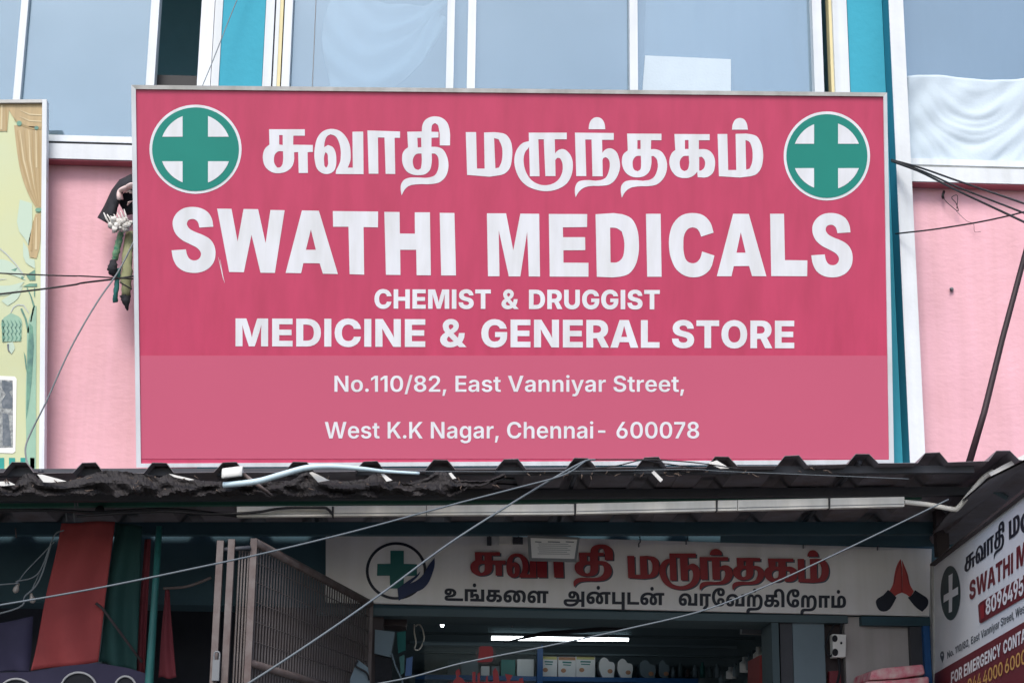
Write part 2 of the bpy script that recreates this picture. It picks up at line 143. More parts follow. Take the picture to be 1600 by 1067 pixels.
# ------------------------------------------------------------------ materials
MATS = {}
def mat(name, col, rough=0.6, var=0.0, vscale=6.0, col2=None, bump=0.0, bscale=60.0, stretch=(1, 1, 1), metal=0.0, spec=0.4, streak=0.0):
    m = bpy.data.materials.new(name); m.use_nodes = True
    nt = m.node_tree; b = nt.nodes['Principled BSDF']
    b.inputs['Roughness'].default_value = rough; b.inputs['Metallic'].default_value = metal
    b.inputs['Specular IOR Level'].default_value = spec
    b.inputs['Base Color'].default_value = (*col, 1)
    tc = nt.nodes.new('ShaderNodeTexCoord')
    if var > 0 or col2:
        mp = nt.nodes.new('ShaderNodeMapping'); mp.inputs['Scale'].default_value = stretch
        nt.links.new(tc.outputs['Object'], mp.inputs['Vector'])
        n = nt.nodes.new('ShaderNodeTexNoise'); n.inputs['Scale'].default_value = vscale
        n.inputs['Detail'].default_value = 7; n.inputs['Roughness'].default_value = 0.62
        nt.links.new(mp.outputs[0], n.inputs['Vector'])
        r = nt.nodes.new('ShaderNodeValToRGB'); r.color_ramp.elements[0].position = 0.32; r.color_ramp.elements[1].position = 0.72
        c2 = col2 if col2 else tuple(c*(1-var) for c in col)
        r.color_ramp.elements[0].color = (*c2, 1); r.color_ramp.elements[1].color = (*col, 1)
        nt.links.new(n.outputs[0], r.inputs[0]); out = r.outputs[0]
        if streak > 0:
            mp2 = nt.nodes.new('ShaderNodeMapping'); mp2.inputs['Scale'].default_value = (9, 9, 0.35)
            nt.links.new(tc.outputs['Object'], mp2.inputs['Vector'])
            n2 = nt.nodes.new('ShaderNodeTexNoise'); n2.inputs['Scale'].default_value = 2.2; n2.inputs['Detail'].default_value = 5
            nt.links.new(mp2.outputs[0], n2.inputs['Vector'])
            r2 = nt.nodes.new('ShaderNodeValToRGB'); r2.color_ramp.elements[0].position = 0.3; r2.color_ramp.elements[1].position = 0.62
            v = 1-streak; r2.color_ramp.elements[0].color = (v, v, v*0.97, 1); r2.color_ramp.elements[1].color = (1, 1, 1, 1)
            nt.links.new(n2.outputs[0], r2.inputs[0])
            mx = nt.nodes.new('ShaderNodeMix'); mx.data_type = 'RGBA'; mx.blend_type = 'MULTIPLY'; mx.inputs[0].default_value = 1
            nt.links.new(out, mx.inputs[6]); nt.links.new(r2.outputs[0], mx.inputs[7]); out = mx.outputs[2]
        nt.links.new(out, b.inputs['Base Color'])
    if bump > 0:
        n3 = nt.nodes.new('ShaderNodeTexNoise'); n3.inputs['Scale'].default_value = bscale; n3.inputs['Detail'].default_value = 6
        mp3 = nt.nodes.new('ShaderNodeMapping'); mp3.inputs['Scale'].default_value = stretch
        nt.links.new(tc.outputs['Object'], mp3.inputs['Vector']); nt.links.new(mp3.outputs[0], n3.inputs['Vector'])
        bp = nt.nodes.new('ShaderNodeBump'); bp.inputs['Strength'].default_value = bump; bp.inputs['Distance'].default_value = 0.01
        nt.links.new(n3.outputs[0], bp.inputs['Height']); nt.links.new(bp.outputs[0], b.inputs['Normal'])
    MATS[name] = m
    return m
def emit(name, col, s):
    m = bpy.data.materials.new(name); m.use_nodes = True; nt = m.node_tree
    b = nt.nodes['Principled BSDF']; b.inputs['Base Color'].default_value = (*col, 1)
    b.inputs['Emission Color'].default_value = (*col, 1); b.inputs['Emission Strength'].default_value = s
    return m
def glass_film(name, tint, refl, trans, frac, rough=0.03, dif=0.16):
    """window glass with a sun film: part of the light mirrored, the rest let through tinted"""
    m = bpy.data.materials.new(name); m.use_nodes = True; nt = m.node_tree
    for n in list(nt.nodes):
        if n.type != 'OUTPUT_MATERIAL': nt.nodes.remove(n)
    o = nt.nodes['Material Output']
    g = nt.nodes.new('ShaderNodeBsdfGlossy'); g.inputs['Roughness'].default_value = rough; g.inputs['Color'].default_value = (*refl, 1)
    t = nt.nodes.new('ShaderNodeBsdfTransparent'); t.inputs['Color'].default_value = (*trans, 1)
    df = nt.nodes.new('ShaderNodeBsdfDiffuse'); df.inputs['Color'].default_value = (*tint, 1)
    tc = nt.nodes.new('ShaderNodeTexCoord'); ns = nt.nodes.new('ShaderNodeTexNoise'); ns.inputs['Scale'].default_value = 1.1; ns.inputs['Detail'].default_value = 4
    nt.links.new(tc.outputs['Object'], ns.inputs['Vector'])
    mr = nt.nodes.new('ShaderNodeMapRange'); mr.inputs[1].default_value = 0.3; mr.inputs[2].default_value = 0.7
    mr.inputs[3].default_value = frac*0.82; mr.inputs[4].default_value = min(1, frac*1.15)
    nt.links.new(ns.outputs[0], mr.inputs[0])
    a = nt.nodes.new('ShaderNodeMixShader'); nt.links.new(mr.outputs[0], a.inputs[0])
    nt.links.new(t.outputs[0], a.inputs[1]); nt.links.new(g.outputs[0], a.inputs[2])
    b = nt.nodes.new('ShaderNodeMixShader'); b.inputs[0].default_value = dif
    nt.links.new(a.outputs[0], b.inputs[1]); nt.links.new(df.outputs[0], b.inputs[2])
    nt.links.new(b.outputs[0], o.inputs[0])
    return m

SIGNRED = mat('sign_red', (0.565, 0.060, 0.138), 0.42, 0.10, 1.3, bump=0.02, bscale=8, stretch=(6, 1, 0.6), streak=0.10, spec=0.5)
PATCH = mat('patch_pink', (0.55, 0.100, 0.178), 0.45, 0.03, 2, spec=0.5)
VINYL = mat('vinyl_white', (0.81, 0.83, 0.87), 0.4, 0.10, 2.0, stretch=(9, 1, 0.6), streak=0.10)
VGREEN = mat('vinyl_green', (0.015, 0.25, 0.20), 0.4, 0.1, 3)
ALU = mat('white_frame', (0.69, 0.73, 0.77), 0.4, 0.12, 4, streak=0.14)
ALU_GREY = mat('aluminium_grey', (0.56, 0.56, 0.54), 0.45, 0.3, 9, streak=0.2)
PINK = mat('pink_wall_paint', (0.78, 0.445, 0.51), 0.85, 0.15, 1.6, col2=(0.66, 0.365, 0.41), bump=0.24, bscale=34, stretch=(0.75, 1, 1.25), streak=0.07)
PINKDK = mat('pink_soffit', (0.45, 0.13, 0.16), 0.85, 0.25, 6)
TEAL = mat('teal_wall_paint', (0.035, 0.33, 0.45), 0.75, 0.10, 3, bump=0.2, bscale=30)
TEALSHADE = mat('teal_shaded_paint', (0.012, 0.20, 0.28), 0.7, 0.15, 3)  # wall teal darkened: shade of the pilaster's side face put into the colour
WHITEP = mat('white_wall_paint', (0.70, 0.735, 0.77), 0.8, 0.12, 4, bump=0.12, bscale=40, streak=0.10)
CREAM = mat('cream_strip', (0.70, 0.62, 0.36), 0.7, 0.1, 4)
FILM = glass_film('film_glass', (0.40, 0.52, 0.60), (0.40, 0.50, 0.57), (0.80, 0.88, 0.92), 0.40)
CLEAR = glass_film('clear_glass', (0.5, 0.55, 0.56), (0.7, 0.75, 0.78), (0.96, 0.98, 0.98), 0.004, dif=0.002)
SHADECLOTH = mat('pale_cloth', (0.54, 0.63, 0.70), 0.9, 0.10, 5, bump=0.1, bscale=90)
SHADEC2 = mat('dim_cloth', (0.42, 0.42, 0.44), 0.9, 0.15, 5)
BRIGHTP = mat('bright_paper', (0.90, 0.91, 0.93), 0.7, 0.05, 3)
CLOTH = mat('white_cloth', (0.82, 0.84, 0.86), 0.9, 0.08, 5, bump=0.1, bscale=90)
ROOMDK = mat('dark_room', (0.24, 0.44, 0.48), 0.9, 0.3, 2)
BLACK = mat('black_rubber', (0.012, 0.012, 0.014), 0.5)
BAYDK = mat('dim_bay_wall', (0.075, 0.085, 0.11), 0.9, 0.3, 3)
BLACKC = mat('black_cloth', (0.022, 0.023, 0.029), 0.85, 0.4, 12, bump=0.3, bscale=40)
WIREG = mat('wire_grey', (0.15, 0.17, 0.18), 0.5)
WIREL = mat('wire_light', (0.11, 0.13, 0.145), 0.55)
SHEET = mat('rusty_sheet', (0.21, 0.205, 0.235), 0.6, 0.5, 5, col2=(0.12, 0.095, 0.095), bump=0.15, bscale=30)
TARP = mat('black_tarp', (0.019, 0.015, 0.015), 0.7, 0.45, 14, col2=(0.009, 0.007, 0.008), bump=0.9, bscale=34)
STEEL = mat('dark_steel', (0.055, 0.058, 0.070), 0.55, 0.3, 7)
GREENB = mat('green_beam', (0.035, 0.15, 0.10), 0.5, 0.3, 6)
TRUNK = mat('white_trunking', (0.80, 0.77, 0.70), 0.5, 0.18, 7, streak=0.15)
TWIG = mat('dry_twig', (0.16, 0.115, 0.09), 0.9, 0.5, 30)
PVC = mat('pale_blue_pipe', (0.52, 0.66, 0.72), 0.35, 0.15, 6)
PVCW = mat('white_pvc', (0.72, 0.71, 0.68), 0.4, 0.2, 9)
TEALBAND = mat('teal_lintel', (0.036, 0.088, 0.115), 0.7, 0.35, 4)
BANNER = mat('banner_white', (0.80, 0.78, 0.77), 0.55, 0.10, 2.5, streak=0.08)
INKRED = mat('ink_red', (0.28, 0.012, 0.020), 0.45)
INKDARK = mat('ink_navy', (0.006, 0.009, 0.022), 0.5)
INKTEAL = mat('ink_teal', (0.010, 0.12, 0.11), 0.5)
INKBLUE = mat('ink_blue', (0.008, 0.022, 0.085), 0.5)
SKIN = mat('ink_skin', (0.46, 0.06, 0.055), 0.5)
MAROON = mat('ink_maroon', (0.15, 0.008, 0.018), 0.45, 0.1, 4)
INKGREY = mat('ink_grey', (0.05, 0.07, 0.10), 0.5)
INKWHITE = mat('ink_white', (0.80, 0.78, 0.80), 0.5)
INKYEL = mat('ink_yellow', (0.66, 0.36, 0.10), 0.5)
BOARDW = mat('board_white', (0.82, 0.83, 0.86), 0.4, 0.06, 3)
BOARDG = mat('board_green', (0.006, 0.035, 0.042), 0.5)
PAPER = mat('paper_white', (0.80, 0.79, 0.76), 0.6, 0.06, 6)
GREYF = mat('grey_frame', (0.16, 0.17, 0.18), 0.5)
GATEBAR = mat('gate_bar', (0.11, 0.10, 0.10), 0.6, 0.4, 14, col2=(0.06, 0.045, 0.04))
GATE = mat('gate_grey', (0.155, 0.135, 0.13), 0.55, 0.35, 14, col2=(0.09, 0.06, 0.055))
SHOPG = mat('shop_teal_grey', (0.075, 0.115, 0.13), 0.7, 0.2, 3)
SHOPC = mat('shop_ceiling', (0.12, 0.165, 0.185), 0.8, 0.2, 2)
PANELG = mat('grey_blue_panel', (0.17, 0.23, 0.265), 0.7, 0.15, 4)
WALLG = mat('dirty_white_wall', (0.50, 0.47, 0.46), 0.8, 0.18, 3, streak=0.12)
RED = mat('red_cloth', (0.36, 0.055, 0.055), 0.75, 0.25, 6, bump=0.2, bscale=16)
REDDK = mat('dark_red_cloth', (0.17, 0.025, 0.035), 0.8, 0.25, 6)
PURPLE = mat('purple_cloth', (0.040, 0.035, 0.075), 0.8, 0.3, 5)
GREENC = mat('green_cloth', (0.012, 0.06, 0.055), 0.8, 0.3, 5)
GREENP = mat('green_pole', (0.03, 0.17, 0.16), 0.5, 0.3, 8)
TRIM = mat('white_trim', (0.42, 0.42, 0.42), 0.7)
BROWN = mat('brown_dark', (0.060, 0.045, 0.047), 0.7, 0.3, 6)
BLUE = mat('blue_paint', (0.010, 0.085, 0.26), 0.4, 0.15, 6)
POSTERBG = mat('poster_yellow', (0.52, 0.53, 0.28), 0.5, 0.10, 2.0, col2=(0.48, 0.53, 0.34))
GOLD = mat('poster_gold', (0.47, 0.35, 0.18), 0.5, 0.28, 5, stretch=(9, 1, 0.8))
GOLDD = mat('poster_gold_fold', (0.35, 0.25, 0.11), 0.5)
GOLDL = mat('poster_gold_light', (0.54, 0.45, 0.27), 0.5)
LEAF = mat('poster_leaf', (0.16, 0.36, 0.24), 0.5, 0.5, 14, col2=(0.06, 0.14, 0.13))
LEAFL = mat('poster_leaf_light', (0.28, 0.46, 0.34), 0.5, 0.2, 10)
MINT = mat('poster_mint', (0.43, 0.54, 0.43), 0.5)
SLATE = mat('poster_slate', (0.045, 0.065, 0.085), 0.5, 0.5, 40, col2=(0.16, 0.18, 0.2))
PHOTOG = mat('photo_grey', (0.42, 0.44, 0.42), 0.5, 0.5, 70, col2=(0.10, 0.11, 0.12))
TEALST = mat('poster_teal', (0.012, 0.26, 0.22), 0.5)
LILAC = mat('poster_grey_line', (0.42, 0.46, 0.46), 0.5)
OLIVE = mat('olive_cloth', (0.30, 0.31, 0.17), 0.85, 0.2, 9, bump=0.3, bscale=40)
OLIVEL = mat('printed_green_cloth', (0.30, 0.42, 0.24), 0.8, 0.3, 60, col2=(0.02, 0.16, 0.10))
TEALC = mat('teal_strip_cloth', (0.015, 0.13, 0.12), 0.8, 0.2, 9)
FLUFF = mat('white_fluff', (0.74, 0.72, 0.68), 0.95, 0.3, 30, bump=0.8, bscale=70)
PINKROLL = mat('pale_pink_roll', (0.74, 0.58, 0.56), 0.7, 0.15, 9)
MAROONP = mat('dark_pole', (0.035, 0.018, 0.022), 0.5, 0.3, 12)
PACKW = mat('pack_white', (0.84, 0.87, 0.87), 0.4, 0.1, 9)
PACKY = mat('pack_yellow', (0.60, 0.58, 0.22), 0.45)
PACKG = mat('pack_green', (0.02, 0.22, 0.20), 0.45)
PACKO = mat('pack_peach', (0.50, 0.26, 0.14), 0.45)
STICKER = mat('sticker_red', (0.34, 0.018, 0.025), 0.5)
WRAP = mat('pink_print_wrap', (0.74, 0.62, 0.58), 0.6, 0.4, 22, col2=(0.66, 0.10, 0.17))
ASPHALT = mat('asphalt', (0.10, 0.098, 0.095), 0.9, 0.3, 3, bump=0.4, bscale=80)
CONCRETE = mat('concrete', (0.30, 0.29, 0.27), 0.9, 0.25, 3, bump=0.3, bscale=40)
PAVING = mat('worn_paving', (0.24, 0.23, 0.22), 0.9, 0.3, 3, bump=0.3, bscale=40)
TUBE = emit('lit_tube', (0.88, 0.96, 1.0), 4.5)
BULB = emit('lit_bulb', (0.9, 0.97, 1.0), 8.0)
BULBOFF = mat('unlit_bulb', (0.30, 0.27, 0.24), 0.3)

# ------------------------------------------------------------------ object helpers
class MB:
    def __init__(s): s.v = []; s.f = []; s.smooth = []
    def add(s, pts, faces, smooth=False):
        k = len(s.v); s.v += [tuple(float(c) for c in p) for p in pts]
        for f in faces: s.f.append(tuple(k+i for i in f)); s.smooth.append(smooth)
        return s
    def box(s, lo, hi):
        x0, y0, z0 = lo; x1, y1, z1 = hi
        return s.add([(x0,y0,z0),(x1,y0,z0),(x1,y1,z0),(x0,y1,z0),(x0,y0,z1),(x1,y0,z1),(x1,y1,z1),(x0,y1,z1)],
              [(0,3,2,1),(4,5,6,7),(0,1,5,4),(1,2,6,5),(2,3,7,6),(3,0,4,7)])
    def prism(s, pts, ext):
        """closed polygon (convex or nearly) pushed along ext"""
        n = len(pts); e = np.array(ext, float)
        return s.add([np.array(p) for p in pts] + [np.array(p)+e for p in pts],
              [tuple(range(n)), tuple(range(2*n-1, n-1, -1))] + [(i, n+i, n+(i+1) % n, (i+1) % n) for i in range(n)])
    def tube(s, pts, r, n=8, cap=True):
        pts = [np.array(p, float) for p in pts]; k = len(pts)
        rr = r if hasattr(r, '__len__') else [r]*k
        ref = np.array([0.0, 0.3, 1.0]); V = []
        for i, p in enumerate(pts):
            t = pts[min(i+1, k-1)] - pts[max(i-1, 0)]; t = t/np.linalg.norm(t)
            a = np.cross(t, ref)
            if np.linalg.norm(a) < 1e-3: a = np.cross(t, np.array([1.0, 0, 0]))
            a = a/np.linalg.norm(a); b = np.cross(t, a)
            V += [p + rr[i]*(a*math.cos(q*2*math.pi/n) + b*math.sin(q*2*math.pi/n)) for q in range(n)]
        F = [(i*n+q, i*n+(q+1) % n, (i+1)*n+(q+1) % n, (i+1)*n+q) for i in range(k-1) for q in range(n)]
        if cap: F += [tuple(range(n-1, -1, -1)), tuple(range((k-1)*n, k*n))]
        return s.add(V, F, True)
    def grid(s, fn, nu, nv, smooth=True):
        V = [fn(i/nu, j/nv) for j in range(nv+1) for i in range(nu+1)]
        F = [(j*(nu+1)+i, j*(nu+1)+i+1, (j+1)*(nu+1)+i+1, (j+1)*(nu+1)+i) for j in range(nv) for i in range(nu)]
        return s.add(V, F, smooth)
    def build(s, name, material, parent=None, **kw):
        me = bpy.data.meshes.new(name); o = np.array(parent_loc(parent))
        me.from_pydata([tuple(np.array(v)-o) for v in s.v], [], s.f)
        me.polygons.foreach_set('use_smooth', s.smooth)
        me.materials.append(material); me.update()
        ob = bpy.data.objects.new(name, me); C.objects.link(ob)
        if parent: ob.parent = parent
        tag(ob, **kw)
        return ob
def parent_loc(p):
    l = np.zeros(3)
    while p is not None: l = l + np.array(p.location); p = p.parent
    return l
def tag(o, label=None, cat=None, group=None, kind=None):
    for k, v in (('label', label), ('category', cat), ('group', group), ('kind', kind)):
        if v: o[k] = v
    return o
def empty(name, loc, label, cat, group=None):
    o = bpy.data.objects.new(name, None); C.objects.link(o); o.location = tuple(float(c) for c in loc)
    o.empty_display_size = 0.1
    return tag(o, label, cat, group)
def single(name, mb, material, label, cat, group=None):
    """a thing that is one mesh, its origin at its own base"""
    v = np.array(mb.v); c = v.mean(0); c[2] = v[:, 2].min()
    mb.v = [tuple(p-c) for p in v]
    o = mb.build(name, material); o.location = tuple(float(q) for q in c)
    return tag(o, label, cat, group)

# ------------------------------------------------------------------ outlines to filled, raised print
def smooth_poly(pts, corner=46, step=3):
    """traced outline -> rounded where it turns gently, sharp where it turns hard; points on straight runs stay straight"""
    p = [np.array(q, float) for q in pts]; n = len(p); out = []
    T = []
    for i in range(n):
        a = p[i]-p[i-1]; b = p[(i+1) % n]-p[i]; la, lb = np.linalg.norm(a), np.linalg.norm(b)
        ang = math.degrees(math.acos(max(-1, min(1, (a@b)/(la*lb+1e-9)))))
        if ang > corner: T.append(None)
        else:
            t = a/la*lb + b/lb*la; T.append(t/(np.linalg.norm(t)+1e-9))
    for i in range(n):
        a, b = p[i], p[(i+1) % n]; L = np.linalg.norm(b-a)
        ta, tb = T[i], T[(i+1) % n]; out.append(a)
        if ta is None and tb is None: continue
        dd = (b-a)/L
        ta = dd if ta is None else ta; tb = dd if tb is None else tb
        for k in range(1, step):
            u = k/step; h1 = 2*u**3-3*u*u+1; h2 = u**3-2*u*u+u; h3 = -2*u**3+3*u*u; h4 = u**3-u*u
            out.append(h1*a + h2*L*ta + h3*b + h4*L*tb)
    return out
def area(c): return 0.5*sum(c[i-1][0]*c[i][1]-c[i][0]*c[i-1][1] for i in range(len(c)))
def wind(c, x, y):
    w = 0; n = len(c)
    for i in range(n):
        x0, y0 = c[i-1]; x1, y1 = c[i]
        if (y0 <= y) != (y1 <= y):
            if x0 + (y-y0)*(x1-x0)/(y1-y0) > x: w += 1 if y1 > y0 else -1
    return w
def fill(contours):
    V = []; E = []
    for c in contours:
        k = len(V); n = len(c); V += [Vector((float(x), float(y))) for x, y in c]; E += [(k+i, k+(i+1) % n) for i in range(n)]
    v, e, f, *_ = delaunay_2d_cdt(V, E, [], 0, 1e-5)
    cs = [[(float(x), float(y)) for x, y in c] for c in contours]
    F = []
    for t in f:
        x = sum(v[i].x for i in t)/3; y = sum(v[i].y for i in t)/3
        if sum(wind(c, x, y) for c in cs): F.append(tuple(t))
    return [(q.x, q.y) for q in v], F
def outline_of(pieces):
    """[[outer, hole, hole...], ...] -> consistently wound contours, pieces united"""
    out = []
    for pc in pieces:
        for i, c in enumerate(pc):
            c = [tuple(q) for q in c]
            if (area(c) > 0) != (i == 0): c = c[::-1]
            out.append(c)
    return out
def print_on(mb, contours, plane, off=0.0015, thick=0.0):
    v, F = fill(contours)
    if thick <= 0:
        mb.add([plane(x, y, off) for x, y in v], [f[::-1] for f in F]); return
    n = len(v)
    mb.add([plane(x, y, off) for x, y in v] + [plane(x, y, off+thick) for x, y in v], [tuple(n+i for i in f[::-1]) for f in F])
    for c in contours:
        k = len(c); mb.add([plane(x, y, off) for x, y in c] + [plane(x, y, off+thick) for x, y in c],
               [(i, (i+1) % k, k+(i+1) % k, k+i) for i in range(k)])
def glyph(s):
    a, b = s.split(':'); out = []
    for c in b.split(';'):
        if not c: continue
        q = [int(t) for t in c.split(',')]; out.append(list(zip(q[0::2], q[1::2])))
    return int(a), out
def layout(font, seq, track=0):
    x = 0; G = []
    for ch in seq:
        a, cs = glyph(font[ch]); G.append([[(px+x, py) for px, py in c] for c in cs]); x += a+track
    return G
def text(mb, font, seq, b0, b1, t0, t1, cap, plane, off=0.0015, track=0, thick=0.0, into=None):
    """one word or line: ink runs from baseline point b0 to b1, cap height reaches t0 / t1; into=(material, parent): one part per letter"""
    G = layout(font, seq, track); xs = [x for g in G for c in g for x, _ in c]; a, b = min(xs), max(xs)
    for g in G:
        if not g: continue
        cs = []
        for c in g:
            q = []
            for x, y in c:
                u = (x-a)/(b-a); h = y/cap
                bx = b0[0]+(b1[0]-b0[0])*u; by = b0[1]+(b1[1]-b0[1])*u
                tx = t0[0]+(t1[0]-t0[0])*u; ty = t0[1]+(t1[1]-t0[1])*u
                q.append((bx+(tx-bx)*h, by+(ty-by)*h))
            cs.append(q)
        if into: one = MB(); print_on(one, cs, plane, off, thick); one.build('letter', into[0], into[1])
        else: print_on(mb, cs, plane, off, thick)
def ellipse(cx, cy, rx, ry, n=48, a0=0, a1=360): return [(cx+rx*math.cos(math.radians(a0+(a1-a0)*i/n)), cy+ry*math.sin(math.radians(a0+(a1-a0)*i/n))) for i in range(n if a1-a0 == 360 else n+1)]
def stroke(pts, w):
    """open polyline -> ribbon outline of width w (px)"""
    p = [np.array(q, float) for q in pts]; L = []; R = []; k = len(p)
    for i in range(k):
        t = p[min(i+1, k-1)]-p[max(i-1, 0)]; t = t/(np.linalg.norm(t)+1e-9); nrm = np.array([-t[1], t[0]])
        ww = w[i] if hasattr(w, '__len__') else w
        L.append(p[i]+nrm*ww/2); R.append(p[i]-nrm*ww/2)
    return [tuple(q) for q in L + R[::-1]]
def curve(pts, n=8):
    """smooth open 3-D polyline through points (Catmull-Rom)"""
    p = [np.array(q, float) for q in pts]; p = [2*p[0]-p[1]] + p + [2*p[-1]-p[-2]]; out = []
    for i in range(1, len(p)-2):
        for k in range(n):
            u = k/n; out.append(0.5*(2*p[i] + (p[i+1]-p[i-1])*u + (2*p[i-1]-5*p[i]+4*p[i+1]-p[i+2])*u*u + (3*p[i]-p[i-1]-3*p[i+1]+p[i+2])*u**3))
    out.append(p[-2]); return out

# ================================================================== SETTING
gm = MB(); gm.box((-60, -60, -0.3), (60, 60, 0.0)); gm.build('street_ground', ASPHALT, kind='structure')
gm = MB(); gm.box((-8, -1.3, 0.0), (8, -0.001, 0.13)); gm.build('pavement', PAVING, kind='structure')

# unseen houses added behind the camera, their height sets the light below the awning
OPP = [mat('house_brown', (0.45, 0.40, 0.36), 0.85, 0.2, 2), mat('house_green', (0.40, 0.45, 0.44), 0.85, 0.2, 2), mat('house_grey', (0.50, 0.49, 0.48), 0.85, 0.2, 2)]
for k, (x0, x1, h) in enumerate(((-34, -17, 3.1), (-16.9, -6, 2.75), (-5.9, 6, 2.85), (6.1, 17, 2.7), (17.1, 34, 3.0))):
    hs = empty('added_house', ((x0+x1)/2, -14.5, 0), ('added beige house at the poster end of the row across the street', 'added pale green house across the street next to the beige end house', 'added grey house across the street facing the pharmacy sign', 'added beige house across the street beside the grey house', 'added pale green house at the far end of the row across the street')[k], 'house', 'added houses across the street')
    MB().box((x0, -20, 0), (x1, -14.5, h)).build('wall', OPP[(0, 1, 2, 0, 1)[k]], hs)
    n = int((x1-x0)/2.6)
    for i in range(n):
        for z in (1.0,):
            xc = x0+(i+.5)*(x1-x0)/n; MB().box((xc-.55, -14.497, z), (xc+.55, -14.47, z+1.5)).build('window', GREYF, hs)
    MB().box((x0+.05, -14.499, 2.55), (x1-.05, -13.9, 2.66)).build('sunshade', CONCRETE, hs)

# ================================================================== THE PINK AND TEAL BUILDING
X = lambda px, py=75, y=0.0: float(P(px, py, y)[0])
Z = lambda px, py, y=0.0: float(P(px, py, y)[2])
bld = empty('shop_building', (0, 0, 0), 'pink and teal two storey building with film tinted windows behind the shop signs', 'building')
ZTOP, XL, XR = 6.15, -4.6, 4.6
LF = -0.07                                             # ledge face
zl0, zl1 = Z(140, 249, LF), Z(140, 225.5, LF)          # ledge bottom / top
zf0, zf1 = Z(140, 221.5, 0.0), Z(140, 212, 0.0)                 # window bottom rail
xt0, xt1 = X(345), X(1391)                             # teal bay
xp0, xp1 = X(1392, 75, -0.12), X(1414, 75, -0.12)      # pilaster
TH = 0.22
def part(name, m, lo, hi, parent=bld): return MB().box(lo, hi).build(name, m, parent)
ZL = 2.86                                              # top of the lintel over the shops
part('pink_wall', PINK, (XL, 0, ZL), (xt0, TH, zl0+0.02))
part('pink_wall', PINK, (xp1+0.002, 0.002, ZL), (XR, TH, zl0+0.02))
part('teal_wall', TEAL, (xt0+0.001, -0.004, ZL), (xp0-0.001, TH, zl1))
cw0, cw1 = X(412), X(1326)                             # centre window opening
part('teal_wall', TEAL, (xt0+0.001, -0.004, zl1+0.001), (cw0, TH, ZTOP))
part('teal_wall', TEAL, (cw1, -0.004, zl1+0.001), (xp0-0.001, TH, ZTOP))
part('parapet', WHITEP, (XL, -0.09, ZTOP+0.002), (XR, TH, ZTOP+0.9))
pil = part('pilaster', TEALSHADE, (xp0+0.001, -0.116, 3.0), (xp1, TH-0.01, ZTOP))
MB().box((xp0-0.001, -0.124, 3.005), (xp1+0.001, -0.117, ZTOP-0.001)).build('face_panel', WHITEP, pil)
# ledges under the two side windows, painted underside showing from the street
for a, b in ((XL, xt0-0.003), (xp1+0.004, XR)):
    lg = part('ledge', WHITEP, (a, LF, zl0), (b, 0.05, zl1))
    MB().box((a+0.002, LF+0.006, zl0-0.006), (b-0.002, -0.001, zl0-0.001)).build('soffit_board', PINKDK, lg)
for a, b in ((XL, xt0-0.004), (xp1+0.004, XR)): part('sill_gap', BLACK if a < 0 else ALU_GREY, (a, 0.010, zl1-0.004), (b, 0.05, zf0+0.004))
# rooms behind the glass
for a, b in ((XL, xt0-0.05), (cw0, cw1), (xp1+0.05, XR)):
    mb = MB(); q = 1.3
    mb.box((a, q, zl1-0.6), (b, q+0.05, ZTOP)); mb.box((a-0.03, TH+0.001, zl1-0.6), (a-0.001, q, ZTOP)); mb.box((b+0.001, TH+0.001, zl1-0.6), (b+0.03, q, ZTOP))
    mb.box((a, TH+0.002, ZTOP+0.001), (b, q, ZTOP+0.03)); mb.box((a, TH+0.002, zl1-0.63), (b, q, zl1-0.601))
    mb.build('room_shell', ROOMDK, bld)
# windows
def bar(win, name, m, p0, p1, y0, y1, z0=None, z1=None):
    z0 = zf1-0.004 if z0 is None else z0; z1 = ZTOP-0.001 if z1 is None else z1
    return MB().box((X(p0, 75, y0), y0, z0), (X(p1, 75, y0), y1, z1)).build(name, m, win)
def pane(win, p0, p1, y, z0=None, m=None):
    z0 = zf1-0.01 if z0 is None else z0
    return MB().box((X(p0, 75, y), y, z0), (X(p1, 75, y), y+0.005, ZTOP-0.002)).build('pane', m or FILM, win)
def wtag(o): return o
# -- side window above the curtain poster
wl = MB().box((XL, 0.003, zf0), (xt0-0.004, 0.075, zf1)).build('window', ALU, bld)
pane(wl, -900, 29, 0.05); bar(wl, 'mullion', ALU, 27, 38, 0.02, 0.07); pane(wl, 36, 233, 0.05)
bar(wl, 'mullion', ALU, 231.5, 244.5, 0.0, 0.07)
bar(wl, 'frame', ALU, 311, 331.5, -0.004, 0.07)
bar(wl, 'jamb_strip', WHITEP, 332.5, 344.5, -0.010, 0.05)
MB().box((X(244, 75, 0.09), 0.09, zf1-0.005), (X(312, 75, 0.09), 0.12, Z(270, 118, 0.09))).build('inner_sill', BLACK, wl)
# -- centre window above the pharmacy sign
wc = MB().box((cw0+0.001, 0.003, zl1+0.004), (cw1-0.001, 0.075, zf1)).build('window', ALU, bld)
bar(wc, 'frame', ALU, 412.5, 426, -0.012, 0.06); bar(wc, 'frame', ALU, 428.5, 434.5, 0.0, 0.06)
bar(wc, 'edge_strip', CREAM, 434.6, 440, 0.004, 0.06); bar(wc, 'frame', ALU, 442, 454.5, 0.002, 0.06)
pane(wc, 453, 699, 0.055); bar(wc, 'gasket', GREYF, 490, 491.2, 0.052, 0.0545)
bar(wc, 'mullion', ALU, 698, 709.5, 0.0, 0.07); pane(wc, 709, 732, 0.045); bar(wc, 'mullion', ALU, 730.5, 743, 0.02, 0.075)
pane(wc, 742, 985, 0.055); bar(wc, 'mullion', ALU, 984, 996.5, 0.0, 0.07); pane(wc, 996, 1272, 0.055)
bar(wc, 'mullion', ALU, 1271, 1285.5, 0.0, 0.07)
bar(wc, 'edge_strip', CREAM, 1297, 1302.5, 0.01, 0.07); bar(wc, 'frame', ALU, 1303, 1325.5, -0.012, 0.07)
